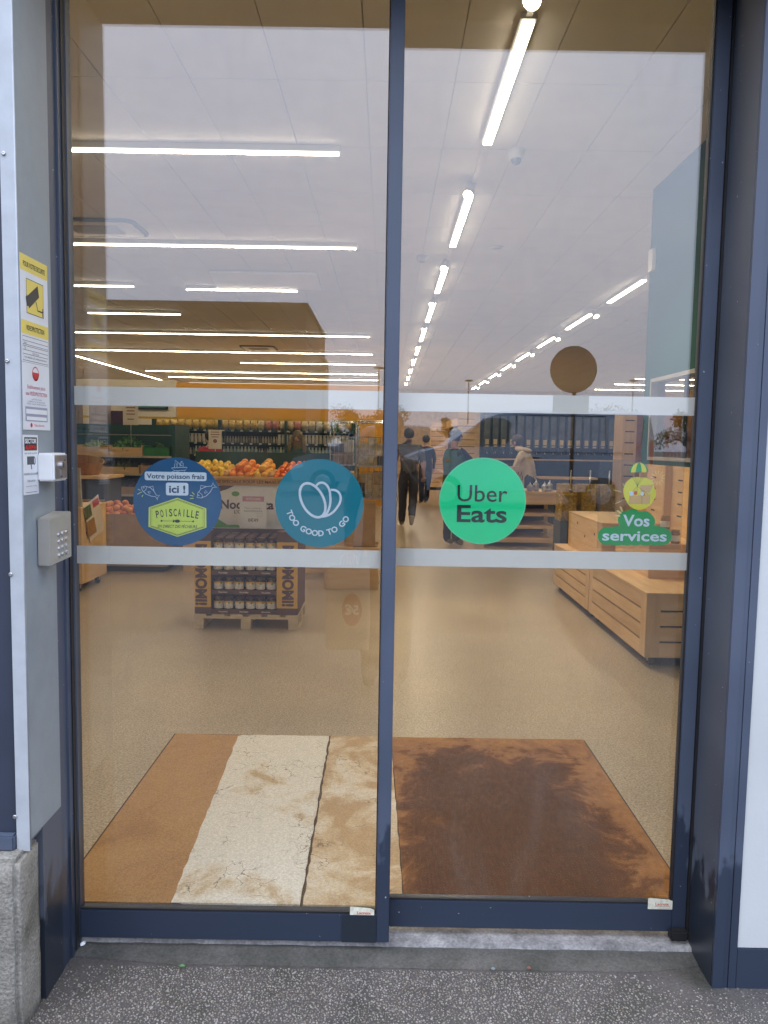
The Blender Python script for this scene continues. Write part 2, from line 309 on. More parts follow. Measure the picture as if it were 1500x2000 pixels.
# ------------------------------------------------------------------ lettering
_TC = {}
def glyphs(txt, bold=0, shear=0, font_space=1.0):
    k = (txt, bold, shear, font_space)
    if k not in _TC:
        c = bpy.data.curves.new('t', 'FONT'); c.body = txt; c.size = 1; c.offset = bold; c.shear = shear; c.align_x = 'CENTER'; c.space_character = font_space; c.resolution_u = 3
        o = bpy.data.objects.new('t', c); COL.objects.link(o); dg = bpy.context.evaluated_depsgraph_get(); me = bpy.data.meshes.new_from_object(o.evaluated_get(dg))
        _TC[k] = ([(v.co.x, v.co.y) for v in me.vertices], [tuple(p.vertices) for p in me.polygons])
        bpy.data.objects.remove(o); bpy.data.curves.remove(c); bpy.data.meshes.remove(me)
    return _TC[k]
def letters(mb, txt, o, u, v, h, width=None, bold=0, shear=0, sp=1.0, rot=0):
    """flat lettering centred on o; h = cap height; width squeezes the line to that length"""
    vs, fs = glyphs(txt, bold, shear, sp); o, u, v = Vector(o), Vector(u), Vector(v); s = h / .70
    if not vs: return mb
    w_ = max(a for a, b in vs) - min(a for a, b in vs); kx = width / (w_ * s) if width else 1
    cx = (max(a for a, b in vs) + min(a for a, b in vs)) / 2; c, q = math.cos(rot), math.sin(rot)
    P = []
    for a, b in vs:
        x, y = (a - cx) * s * kx, (b - .35) * s
        P.append(o + u * (x * c - y * q) + v * (x * q + y * c))
    return mb.add(P, fs)
def poly(mb, pts, o, u, v):
    o, u, v = Vector(o), Vector(u), Vector(v); return mb.add([o + u * a + v * b for a, b in pts], [tuple(range(len(pts)))])
def disc(r, n=48, cx=0, cy=0, ry=None): return [(cx + r * math.cos(2 * math.pi * i / n), cy + (ry or r) * math.sin(2 * math.pi * i / n)) for i in range(n)]
def rrect(w, h, r, cx=0, cy=0, n=6):
    o = []
    for sx, sy, a0 in ((1, 1, 0), (-1, 1, 90), (-1, -1, 180), (1, -1, 270)):
        for i in range(n + 1):
            a = R(a0 + 90 * i / n); o.append((cx + sx * (w / 2 - r) + r * math.cos(a), cy + sy * (h / 2 - r) + r * math.sin(a)))
    return o
def stroke(mb, pts, wd, o, u, v, closed=False):
    """flat line of width wd through 2-D points"""
    n = len(pts); o, u, v = Vector(o), Vector(u), Vector(v); P = []
    for i in range(n):
        a = pts[(i - 1) % n] if closed or i > 0 else pts[i]; b = pts[(i + 1) % n] if closed or i < n - 1 else pts[i]
        dx, dy = b[0] - a[0], b[1] - a[1]; l = math.hypot(dx, dy) or 1; nx, ny = -dy / l * wd / 2, dx / l * wd / 2
        P += [o + u * (pts[i][0] + nx) + v * (pts[i][1] + ny), o + u * (pts[i][0] - nx) + v * (pts[i][1] - ny)]
    return mb.add(P, [(2 * i, 2 * i + 1, 2 * ((i + 1) % n) + 1, 2 * ((i + 1) % n)) for i in range(n if closed else n - 1)])
X_, Z_, NY = (1, 0, 0), (0, 0, 1), (0, -1, 0)

# ================================================================== SETTING: ground outside
def struct(o): return tag(o, kind='structure')
AGG = concrete('exposed_aggregate_matrix', (.102, .093, .085), (.082, .074, .068), (.050, .050, .040), scale=5, bump=.8)
def stones_in(m):
    t = m.node_tree; N = t.nodes.new; K = t.links.new; p = t.nodes['Principled BSDF']; src = p.inputs['Base Color'].links[0].from_socket; g = N('ShaderNodeNewGeometry')
    v = N('ShaderNodeTexVoronoi'); v.inputs['Scale'].default_value = 130; K(g.outputs['Position'], v.inputs['Vector']); r = N('ShaderNodeMapRange'); r.inputs['From Min'].default_value = .34; r.inputs['From Max'].default_value = .40; r.inputs['To Min'].default_value = 1; r.inputs['To Max'].default_value = 0; K(v.outputs['Distance'], r.inputs[0])
    c = N('ShaderNodeSeparateColor'); K(v.outputs['Color'], c.inputs[0]); q = N('ShaderNodeValToRGB'); q.color_ramp.elements[0].color = (.09, .08, .07, 1); q.color_ramp.elements[1].color = (.36, .34, .31, 1); K(c.outputs[0], q.inputs[0])
    mx = N('ShaderNodeMix'); mx.data_type = 'RGBA'; K(r.outputs[0], mx.inputs[0]); K(src, mx.inputs[6]); K(q.outputs[0], mx.inputs[7]); K(mx.outputs[2], p.inputs['Base Color'])
PAVM = concrete('far_aggregate', (.088, .080, .072), (.070, .063, .057), (.044, .044, .035), scale=5, bump=.8); stones_in(PAVM)
ASPH = pbr('asphalt', (.045, .045, .046), .85, var=.15, scale=3, bump=.5, bscale=120)
g = MB(); g.add([(-40, -4.0, 0), (40, -4.0, 0), (40, -.83, 0), (-40, -.83, 0), (40, .02, 0), (-40, .02, 0), (-1.43, -.83, 0), (1.43, -.83, 0), (1.43, .02, 0), (-1.43, .02, 0)], [(0, 1, 2, 7, 6, 3), (6, 7, 8, 9), (3, 6, 9, 5), (7, 2, 4, 8)])
pave = struct(g.build('pavement', PAVM)); pave.data.materials.append(AGG); pave.data.polygons[1].material_index = 1
g = MB(); g.add([(-150, -4.0, -.004), (150, -4.0, -.004), (150, -12, .30), (-150, -12, .30), (150, -300, .30), (-150, -300, .30)], [(0, 3, 2, 1), (3, 5, 4, 2)])
struct(g.build('parking_lot', ASPH))
# pebbles set in the paving, each a small faceted stone
def pebbles():
    ico = bmesh.new(); bmesh.ops.create_icosphere(ico, subdivisions=1, radius=1); iv = np.array([v.co[:] for v in ico.verts]); fi = np.array([[v.index for v in f.verts] for f in ico.faces]); ico.free()
    rg = np.random.default_rng(3); pts = []
    st = .0070
    for j, yy in enumerate(np.arange(-.82, -.072, st)):
        for xx in np.arange(-1.42, 1.42, st):
            if rg.random() < .1: continue
            pts.append((xx + rg.uniform(-.0032, .0032) + (st / 2 if j % 2 else 0), yy + rg.uniform(-.0032, .0032)))
    pts = np.array(pts)
    # the stones are worn or dirt-covered towards the two door posts
    wear = np.clip((pts[:, 1] + .30) / .20, 0, 1) * np.clip((np.abs(pts[:, 0] + .03) - .62) / .3, 0, 1)
    pts = pts[rg.random(len(pts)) > wear * 1.0]
    k = len(pts); a = rg.uniform(0, 6.28, k); sx = rg.uniform(.0016, .0040, k); sy = sx * rg.uniform(.55, .95, k); sz = sx * rg.uniform(.35, .6, k)
    V = np.empty((k, len(iv), 3)); x = iv[None, :, 0] * sx[:, None] * (1 + rg.uniform(-.15, .15, (k, len(iv)))); y = iv[None, :, 1] * sy[:, None]
    V[:, :, 0] = pts[:, 0, None] + x * np.cos(a)[:, None] - y * np.sin(a)[:, None]
    V[:, :, 1] = pts[:, 1, None] + x * np.sin(a)[:, None] + y * np.cos(a)[:, None]
    V[:, :, 2] = iv[None, :, 2] * sz[:, None] + .0004
    Fs = (fi[None] + (np.arange(k) * len(iv))[:, None, None]).reshape(-1, 3)
    me = bpy.data.meshes.new('pebbles'); me.from_pydata(V.reshape(-1, 3).tolist(), [], Fs.tolist()); me.materials.append(
        randcol('pebble_stone', [(.09, .08, .072), (.16, .145, .13), (.26, .24, .215), (.37, .35, .315), (.21, .168, .12), (.125, .112, .10), (.30, .28, .255)], .55, .4, island=True))
    me.polygons.foreach_set('use_smooth', [True] * len(me.polygons)); return me
tag(link('pebbles', pebbles(), pave), kind='stuff')
# smooth strip and sill in front of the doors
STRIP = concrete('smooth_wet_concrete', (.115, .108, .097), (.083, .080, .070), (.050, .051, .040), scale=5, bump=.25)
SILLM = concrete('pale_sill_concrete', (.40, .39, .37), (.28, .27, .26), (.13, .125, .12), scale=9, bump=.4)
g = MB(); xs = np.linspace(-.93, 1.0, 60); rnd = [random.uniform(-.0025, .0025) for _ in xs]
v = []; f = []
for i, x in enumerate(xs):
    cut = .03 * max(0, (-x - .60) / .3) + .035 * max(0, (x - .78) / .2)
    v += [(x, -.066 + rnd[i] + cut, .0012), (x, .03, .009)]
    if i: f.append((2 * i - 2, 2 * i, 2 * i + 1, 2 * i - 1))
g.add(v, f); struct(g.build('concrete_strip', STRIP))
g = MB(); v = []; f = []
for i, x in enumerate(xs):
    y0 = .022 + rnd[(i * 7) % 60] * .7
    v += [(x, y0, .006), (x, y0 + .004, .02), (x, .2, .028)]
    if i: a = 3 * i - 3; f += [(a, a + 3, a + 4, a + 1), (a + 1, a + 4, a + 5, a + 2)]
g.add(v, f); struct(g.build('door_sill', SILLM))

# ================================================================== SETTING: the shop shell
FZ = .03
FL = struct(MB().box(-13, 13, .14, 34, -.2, FZ).build('floor', VINYL))
CL = struct(MB().box(-13, 13, .1, 34, 4.03, 4.2).build('ceiling', CEILG))
tile = MB().box(-.2970, .2970, -.5970, .5970, 4.0, 4.024).mesh('ceiling_tile', CEIL)
cells = []
x0, y0 = -1.374 - .3, 3.30 - .6
for i in range(-18, 24):
    for j in range(-2, 26):
        cx, cy = x0 + .6 * i + .0, y0 + 1.2 * j
        if -12.6 < cx < 12.6 and .75 < cy < 33.4: cells.append((abs(cx - .0) * 1.15 + max(0, cy - 2), cx, cy))
cells.sort(); rest = MB()
for k, (d, cx, cy) in enumerate(cells):
    if k < 300: o = link('ceiling_tile', tile, CL); o.location = (cx, cy, random.uniform(0, .0015))
    else: rest.box(cx - .293, cx + .293, cy - .592, cy + .592, 4.0, 4.024)
tag(rest.build('far_ceiling_tiles', CEIL, CL), kind='stuff')
struct(MB().box(-13.2, -13, .1, 34, 0, 4.2).build('wall_side', CREAM))
struct(MB().box(13, 13.2, .1, 34, 0, 4.2).build('wall_side', CREAM))
struct(MB().box(-13.2, 13.2, 34, 34.2, 0, 4.2).build('wall_back', pbr('back_wall', (.70, .52, .32), .7)))
# facade left and right of the doors, lintel
fac = thing('shop_facade', 'anthracite metal shop front framing the glass entrance doors', 'facade', (0, 0, 0))
CLAD = pbr('dark_cladding', (.035, .045, .07), .5, var=.06)
B('cladding', CLAD, fac, -8, -.949, -.28, .10, .5, 5.2)
B('cladding_trim', NAVY, fac, -8, -.953, -.31, -.283, .475, .515, bev=.004)
B('cladding', CLAD, fac, 1.0605, 8, -.10, .10, .0, 5.2)
B('lintel', NAVY, fac, -.949, 1.2, -.294, -.12, 2.85, 5.2)
B('header_box', NAVY, fac, -.949, 1.2, -.1195, .22, 2.985, 5.2)
B('wall_backing', CREAM, fac, -13, -1.3, .101, .2, 0, 4.1)
B('wall_backing', CREAM, fac, 1.3, 13, .101, .2, 0, 4.1)
# left reveal
PLM = concrete('mossy_plinth_concrete', (.34, .32, .275), (.225, .21, .175), (.10, .10, .072), scale=5, bump=.8)
pb = bmesh.new(); bmesh.ops.create_cube(pb, size=1)
for v in pb.verts: v.co = Vector((-1.3 + (v.co.x + .5) * .376, -.222 + (v.co.y - .5) * .135 + .0, -.02 + (v.co.z + .5) * .494))
bmesh.ops.bevel(pb, geom=[e for e in pb.edges], offset=.012, segments=2, affect='EDGES')
bmesh.ops.subdivide_edges(pb, edges=pb.edges[:], cuts=9, use_grid_fill=True)
from mathutils import noise as mnoise
for v in pb.verts: v.co += Vector((mnoise.noise(v.co * 14) * .005 + mnoise.noise(v.co * 45) * .002, mnoise.noise(v.co * 13 + Vector((5, 0, 0))) * .004 + mnoise.noise(v.co * 50) * .002, 0))
pm_ = bpy.data.meshes.new('concrete_plinth'); pb.to_mesh(pm_); pb.free(); pm_.materials.append(PLM); pm_.polygons.foreach_set('use_smooth', [True] * len(pm_.polygons))
tag(link('concrete_plinth', pm_), 'rough mossy concrete plinth under the galvanised door jamb', 'plinth')
B('reveal_panel', NAVY2, fac, -1.3, -.917, -.2195, -.10, .0, .56)
B('reveal_panel', NAVY2, fac, -.935, -.919, -.29, -.10, .49, 2.849)
jm = thing('jamb_cover', 'folded galvanised steel cover on the left door jamb with screws', 'cover', (-.93, -.3, .48))
g = MB(); g.prism([(-.294, .50), (-.102, .50), (-.102, 2.848), (-.294, 2.848)], (-.9148, 0, 0), (0, 1, 0), Z_, (1, 0, 0), .0018)
g.build('side_sheet', GALV, jm)
g = MB(); q = []
g.box(-.9505, -.9162, -.2975, -.2945, .47, 2.848)
g.build('front_flange', GALVF, jm)
g = MB(); g.tube([(-.9163, -.2945, .472), (-.9163, -.2945, 2.847)], .0029, 10); g.build('folded_edge', GALVF, jm, smooth=True)
for py in (300, 705, 1122, 1595):
    p = at_y(14 + (py - 700) * .017, py, -.2975); g = MB(); g.lathe([(.0055, 0), (.0055, .002), (.004, .0035), (.0015, .0022)], (0, 0, 0), 12)
    g.v = [(a + p.x + (0), -.2976 - c, b + p.z) for a, b, c in g.v]; g.f = [tuple(reversed(q)) for q in g.f]; s_ = g.build('screw', STEEL, jm, smooth=True)
# left fixed post
fr = thing('door_frame', 'dark anthracite aluminium door frame posts beside the glass leaves', 'door frame', (0, .05, 0))
B('post', NAVY, fr, -.975, -.9185, -.0998, -.045, .0, 2.98)
B('post', NAVY, fr, -.975, -.9125, -.0435, .045, .0, 2.98)
B('gasket', BLACK, fr, -.9122, -.9085, -.022, -.002, .012, 2.98)
# right post and front profile
B('post', NAVY2, fr, .966, 1.06, -.118, .10, .0, 2.98)
for xa, xb, dy in ((.967, .997, 0), (.9985, 1.011, .0035), (1.0125, 1.034, .001)): B('front_profile', NAVY, fr, xa, xb, -.1285 + dy, -.1183, .0, 5.2 if xa > 1.2 else 2.849)
B('gasket', BLACK, fr, .9585, .9655, .055, .095, .05, 2.98)
wp = thing('wall_panel', 'pale grey painted wall panel right of the door frame', 'wall', (1.1, -.1, 0))
B('panel', PALE, wp, 1.0355, 8, -.1225, -.1005, .122, 5.2); B('base_trim', NAVY, wp, 1.0355, 8, -.127, -.1005, .0, .12)

# ================================================================== the two sliding door leaves
def leaf(label, x0, x1, y, zb, stl, stright, zt=2.98, rail_h=.088, patch=None):
    d = thing('sliding_door', label, 'door', (x0, y, zb))
    yb = y + .04
    if stl: B('stile', NAVY, d, x0, x0 + stl, y, yb, zb, zt, bev=.002)
    if stright: B('stile', NAVY, d, x1 - stright, x1, y, yb, zb, zt, bev=.002)
    gx0, gx1 = x0 + stl, x1 - stright
    B('bottom_rail', NAVY, d, gx0 + .0005, gx1 - .0005, y + .001, yb - .001, zb, zb + rail_h, bev=.002)
    B('glazing_bead', BLACK, d, gx0, gx1, y + .004, y + .011, zb + rail_h + .0005, zb + rail_h + .006)
    B('top_rail', NAVY, d, gx0 + .0005, gx1 - .0005, y + .001, yb - .001, zt - .06, zt)
    B('glazing_bead', BLACK, d, gx1 - .004, gx1 - .0002, y + .004, y + .0115, zb + rail_h + .007, zt - .06)
    B('glass_pane', GLASS, d, gx0 - .002, gx1 + .002, y + .012, y + .020, zb + rail_h - .004, zt - .055)
    return d
LY, RY = 0.0, .06
DL = leaf('left glass door leaf standing in front, with round blue and teal stickers', -.9115, .0335, LY, .036, .0055, .0395)
DR = leaf('right glass door leaf behind the other, with round green sticker', .004, .9575, RY, .048, .03, .042)
B('corner_patch', NAVY2, DL, -.11, -.0055, -.0015, .0, .0365, .124)
MB().box(.902, .958, .03, .0595, .034, .068).build('door_stop', BLACK, DR, bev=.006)
for nm, y, xa, xb, lab in (('marking_band', LY, -.905, -.007, 'left'), ('marking_band', RY, .036, .914, 'right')):
    for za, zb_, hh in ((1.648, 1.702, 'upper'), (1.184, 1.237, 'lower')):
        tag(B(nm, FILM, None, xa, xb, y + .0212, y + .0218, za, zb_), f'{hh} white frosted safety band across the {lab} glass pane', 'safety band', 'safety bands on the door glass')

# ------------------------------------------------------------------ stickers on the glass (behind the pane)
def sticker(name, label, c, outline, col, y, rough=.4):
    d = thing(name, label, 'sticker', (c[0], y + .0224, c[1])); g = MB(); g.prism(outline, (c[0], y + .0219, c[1]), X_, Z_, NY, .0006); g.build('backing', flat(name + '_' + col[0], col[1], rough), d); return d
def layer(d, mb, name, mat): return mb.build(name, mat, d)
BLUE = ('blue', (.002, .10, .25)); TEAL = ('teal', (.0, .23, .31)); UBG = ('green', (.005, .84, .32))
LIME = flat('lime_print', (.72, .88, .12)); NAVYP = flat('navy_print', (.015, .055, .13))
PALEB = flat('pale_blue_print', (.75, .86, .95)); GREENP = flat('green_print', (.0, .38, .08)); YEL = flat('yellow_print', (.88, .82, .03))
yl = lambda k: .0212 - .00018 * k
# blue fish sticker
C = (-.6085, 1.371); d = sticker('round_sticker', 'round blue sticker about fresh fish with a lime hexagon badge', C, disc(.1295, 72), BLUE, LY)
o = lambda k, dx=0, dz=0: (C[0] + dx, LY + yl(k), C[1] + dz)
s1 = .26 / 174
def P_(px, py): return ((px - 346) * s1, (980 - py) * s1 + (px - 346) * s1 * .02)
g = MB(); poly(g, rrect(121 * s1, 17 * s1, 4 * s1, *P_(343, 930)), o(0), X_, Z_); poly(g, rrect(44 * s1, 25 * s1, 4 * s1, *P_(346, 955)), o(0), X_, Z_); layer(d, g, 'text_panel', PALEB)
g = MB(); q = P_(343, 930); letters(g, 'Votre poisson frais', o(1, *q), X_, Z_, .0135, 113 * s1, .022); q = P_(346, 955); letters(g, 'ici !', o(1, *q), X_, Z_, .021, 32 * s1, .03); layer(d, g, 'lettering', NAVYP)
g = MB(); hx = [(-56, 20), (-57, -18), (0, -37), (57, -18), (57, 20), (0, 40)]; hc = P_(346, 1012)
poly(g, [(hc[0] + a * s1, hc[1] + b * s1) for a, b in hx], o(0), X_, Z_); layer(d, g, 'badge', LIME)
g = MB()
for kk, wd in ((.93, .0014), (.885, .0010)): stroke(g, [(hc[0] + a * s1 * kk, hc[1] + b * s1 * kk) for a, b in hx], wd, o(1), X_, Z_, True)
for i, ch in enumerate('POISCAILLE'):
    t = (i - 4.5) / 4.5; letters(g, ch, o(1, hc[0] + t * 39 * s1, hc[1] + (11 - 4 * t * t) * s1), X_, Z_, .0215, .0092 if ch != 'I' else .0022, .018, rot=-t * .16)
stroke(g, [(hc[0] - 31 * s1, hc[1] - 6 * s1), (hc[0] + 31 * s1, hc[1] - 6 * s1)], .0012, o(1), X_, Z_)
poly(g, disc(.008, 16, hc[0], hc[1] - 6 * s1, .0048), o(1.6), X_, Z_); poly(g, [(hc[0] - .013, hc[1] - 6 * s1 + .005), (hc[0] - .013, hc[1] - 6 * s1 - .005), (hc[0] - .005, hc[1] - 6 * s1)], o(1.6), X_, Z_)
poly(g, disc(.003, 12, hc[0] - 31 * s1, hc[1] - 6 * s1), o(1.6), X_, Z_); poly(g, disc(.003, 12, hc[0] + 31 * s1, hc[1] - 6 * s1), o(1.6), X_, Z_)
letters(g, 'EN DIRECT DES PÊCHEURS', o(1, hc[0], hc[1] - 16.5 * s1), X_, Z_, .0085, 78 * s1, .012, .25); layer(d, g, 'badge_lettering', INK)
def fish(c, s, a, flip):
    ca, sa = math.cos(a), math.sin(a); body = [(-1, 0), (-.7, .3), (-.2, .45), (.35, .33), (.75, .1), (1.05, .3), (.98, 0), (1.1, -.25), (.75, -.06), (.35, -.26), (-.2, -.36), (-.7, -.25)]
    T = lambda p: (c[0] + s * (flip * p[0] * ca - p[1] * sa), c[1] + s * (flip * p[0] * sa + p[1] * ca)); stroke(g, [T(p) for p in body], .0013, o(1), X_, Z_, True)
    stroke(g, [T(p) for p in ((-.3, .46), (-.05, .72), (.3, .36))], .0012, o(1), X_, Z_); stroke(g, [T(p) for p in ((-.55, .3), (-.45, 0), (-.55, -.26))], .0011, o(1), X_, Z_); stroke(g, [T(p) for p in disc(.05, 8, -.75, .08)], .001, o(1), X_, Z_, True)
    stroke(g, [T(p) for p in ((-.2, -.05), (.05, .1), (.1, -.12), (-.15, -.1))], .0011, o(1), X_, Z_)
g = MB(); fish(P_(292, 961), 19 * s1, -.55, 1); layer(d, g, 'fish_drawing', PALEB); g = MB(); fish(P_(402, 960), 21 * s1, .62, 1); layer(d, g, 'fish_drawing', PALEB); g = MB()
bc = P_(350, 912); k = s1
stroke(g, [(bc[0] + a * k, bc[1] + b * k) for a, b in ((-15, -2), (16, 0), (12, -6), (-10, -7))], .0013, o(1), X_, Z_, True)
for ln in (((-9, -1), (-7, 13), (6, 2)), ((-4, 8), (-4, 0)), ((2, 1), (2, 8), (8, 8), (8, 1)), ((4, 8), (4, 11), (7, 11)), ((-14, -9), (-8, -10), (-2, -9), (6, -11), (12, -9)), ((-6, -12), (2, -13), (8, -12))): stroke(g, [(bc[0] + a * k, bc[1] + b * k) for a, b in ln], .0012, o(1), X_, Z_)
layer(d, g, 'boat_drawing', PALEB)
g = MB()
for a, b in (((269, 955), (274, 957)), ((268, 965), (277, 960)), ((277, 970), (279, 966))): stroke(g, [P_(*a), P_(*b)], .0018, o(1), X_, Z_)
layer(d, g, 'spark_marks', LIME); g = MB()
for a, b in (((371, 967), (378, 969)), ((371, 974), (378, 973)), ((375, 961), (380, 966))): stroke(g, [P_(*a), P_(*b)], .0018, o(1), X_, Z_)
layer(d, g, 'spark_marks', LIME)
# teal sticker
C = (-.1925, 1.3735); d = sticker('round_sticker', 'round teal sticker with white leaf outline and curved lettering', C, disc(.1295, 72), TEAL, LY)
s1 = .26 / 173
P2 = lambda px, py: ((px - 624) * s1, (983 - py) * s1 + (px - 624) * s1 * .02)
def oval(cx, cy, a, b, rot, t0=0, t1=360, n=40):
    out = []
    for i in range(n + 1):
        t = R(t0 + (t1 - t0) * i / n); x, y = a * math.cos(t), b * math.sin(t); c, s = math.cos(rot), math.sin(rot); out.append(P2(cx + x * c - y * s, cy - (x * s + y * c)))
    return out
g = MB(); stroke(g, oval(611, 977, 21, 36, R(28))[:-1], .0072, o(1), X_, Z_, True)
def bez(p, n=22):
    out = []
    for i in range(n + 1):
        t = i / n; u = 1 - t; out.append(P2(*(u ** 3 * p[0][k] + 3 * u * u * t * p[1][k] + 3 * u * t * t * p[2][k] + t ** 3 * p[3][k] for k in (0, 1))))
    return out
stroke(g, bez(((616, 953), (622, 936), (642, 940), (645, 965))) + bez(((645, 967), (648, 985), (642, 1000), (634, 1009))), .0066, o(1.4), X_, Z_)
stroke(g, bez(((646, 957), (664, 955), (671, 972), (661, 988))) + bez(((660, 989), (652, 1003), (640, 1009), (628, 1009))), .0066, o(1.8), X_, Z_); layer(d, g, 'leaf_outline', PALEB)
g = MB(); txt = 'TOO GOOD TO GO'
adv = {'T': .78, 'O': 1.02, 'G': 1.0, 'D': .98, ' ': .5}; tot = sum(adv[c] for c in txt); pos = 0
for ch in txt:
    mid = pos + adv[ch] / 2; pos += adv[ch]
    if ch == ' ': continue
    a = R(-163 + (mid / tot) * 136); rr_ = .0925; letters(g, ch, o(1, rr_ * math.cos(a), .0045 + rr_ * math.sin(a)), X_, Z_, .0165, None, .03, rot=a + math.pi / 2)
layer(d, g, 'lettering', PALEB)
# green sticker
C = (.2925, 1.3835); d = sticker('round_sticker', 'round bright green sticker with two lines of black lettering', C, disc(.1305, 72), UBG, RY)
o = lambda k, dx=0, dz=0: (C[0] + dx, RY + yl(k), C[1] + dz)
g = MB(); letters(g, 'Uber', o(1, -.001, .024), X_, Z_, .050, .150, .004); layer(d, g, 'lettering', flat('black_green_print', (.008, .03, .025)))
g = MB(); letters(g, 'Eats', o(1, -.001, -.0375), X_, Z_, .050, .150, .02); layer(d, g, 'lettering', flat('black_green_print', (.008, .03, .025)))
g = MB(); stroke(g, disc(.1285, 72), .0018, o(1), X_, Z_, True); layer(d, g, 'rim', flat('light_green_print', (.25, .85, .5)))
# services sticker on a clear film
C = (.756, 1.29); s1 = .220 / 143; d = thing('services_sticker', 'green and yellow services sticker with parachute basket on clear film', 'sticker', (C[0], RY + .0224, C[1]))
o = lambda k, dx=0, dz=0: (C[0] + dx, RY + yl(k), C[1] + dz)
P3 = lambda px, py: ((px - 1240) * s1, (1045 - py) * s1 + (px - 1240) * s1 * .02)
B('clear_film', glass('clear_film', .03, (.90, .90, .88), .25), d, .640, .894, RY + .0222, RY + .0226, 1.247, 1.515)
g = MB(); out = []
for (cx, cy, r) in [(1182, 1047, 15), (1184, 1053, 13)]: pass
def blob(circ, n=90):
    """outer outline of a union of circles round their mean"""
    mx_ = sum(c[0] for c in circ) / len(circ); my_ = sum(c[1] for c in circ) / len(circ); out = []
    for i in range(n):
        a = 2 * math.pi * i / n; dx, dy = math.cos(a), math.sin(a); best = 0
        for cx, cy, r in circ:
            ex, ey = cx - mx_, cy - my_; b = ex * dx + ey * dy; q = r * r - (ex * ex + ey * ey - b * b)
            if q > 0: best = max(best, b + math.sqrt(q))
        out.append(P3(mx_ + best * dx, my_ + best * dy))
    return out[::-1]
g.prism(blob([(1184, 1047, 18)] + [(x, 1047, 19.5 if i % 2 else 17.5) for i, x in enumerate(range(1196, 1290, 9))] + [(1294, 1049, 17)]), o(.0), X_, Z_, NY, .0003)
g.prism(blob([(1221, 1015, 17), (1232, 1014, 19), (1244, 1016, 17), (1255, 1018, 19), (1261, 1020, 16), (1226, 1030, 17), (1255, 1032, 17)]), o(.3), X_, Z_, NY, .0003)
layer(d, g, 'green_cloud', GREENP)
g = MB(); q = P3(1240, 1017); letters(g, 'Vos', o(1, *q), X_, Z_, .0335, 52 * s1, .022); q = P3(1238, 1047); letters(g, 'services', o(1, *q), X_, Z_, .0305, 126 * s1, .02); layer(d, g, 'lettering', PALEB)
g = MB(); poly(g, blob([(1238, 958, 26), (1250, 955, 22), (1245, 968, 28), (1256, 965, 20), (1232, 966, 18), (1245, 984, 12)], 60), o(0), X_, Z_); layer(d, g, 'yellow_ground', YEL)
g = MB(); poly(g, [P3(*p) for p in ((1224, 969), (1224, 985), (1265, 985), (1265, 966))], o(1), X_, Z_); poly(g, [P3(*p) for p in ((1246, 961), (1264, 963), (1270, 947), (1244, 948))], o(1.3), X_, Z_); layer(d, g, 'basket', flat('basket_print', (.78, .50, .18)))
g = MB()
for (x, y, r) in ((1236, 963, 4), (1252, 966, 3)): poly(g, disc(r * s1, 12, *P3(x, y)), o(2), X_, Z_)
layer(d, g, 'tomato', flat('red_print', (.8, .15, .05)))
g = MB()
for (x, y, r) in ((1228, 964, 4.5), (1249, 965, 3.6)): poly(g, disc(r * s1, 12, *P3(x, y)), o(2.4), X_, Z_)
layer(d, g, 'bottle', PALEB)
g = MB()
for x in (1228, 1234, 1240, 1246, 1252): stroke(g, [P3(x, 930), P3(1239, 950)], .0008, o(1.6), X_, Z_)
for x in (1226, 1239, 1260): stroke(g, [P3(1239, 950), P3(x, 966)], .0008, o(1.6), X_, Z_)
stroke(g, [P3(1249, 969), P3(1249, 985)], .0008, o(1.8), X_, Z_); layer(d, g, 'strings', INK)
for kk in range(5):
    g = MB(); a0, a1 = math.pi * kk / 5, math.pi * (kk + 1) / 5; ctr = (1240.5, 923)
    pts = [P3(ctr[0] + 18.5 * math.cos(a0), ctr[1])] + [P3(ctr[0] + 18.5 * math.cos(a0) * math.cos(R(t)), ctr[1] - 19 * math.sin(R(t))) for t in range(0, 91, 10)][1:] + [P3(ctr[0] + 18.5 * math.cos(a1) * math.cos(R(t)), ctr[1] - 19 * math.sin(R(t))) for t in range(80, -1, -10)]
    poly(g, pts[::-1], o(1), X_, Z_); layer(d, g, 'parachute_gore', GREENP if kk % 2 == 0 else YEL)
g = MB(); PYL = flat('pale_yellow_print', (.88, .85, .35))
for kk in range(12): a = 2 * math.pi * kk / 12 + .1; stroke(g, [P3(1278 + 7 * math.cos(a), 934 + 7 * math.sin(a)), P3(1278 + 14 * math.cos(a), 934 + 14 * math.sin(a))], .0014, o(1), X_, Z_)
layer(d, g, 'sun_rays', PYL); g = MB()
for a, b in (((1193, 957), (1208, 961)), ((1197, 984), (1211, 978)), ((1210, 944), (1213, 949))): g = MB(); stroke(g, [P3(*a), P3(*b)], .0018, o(1), X_, Z_); layer(d, g, 'motion_mark', PYL)
g = MB()
for a, b in (((1198, 1007), (1208, 1008)), ((1201, 997), (1210, 1003)), ((1208, 990), (1212, 999))): stroke(g, [P3(*a), P3(*b)], .0042, o(1), X_, Z_)
layer(d, g, 'spark_marks', PYL)
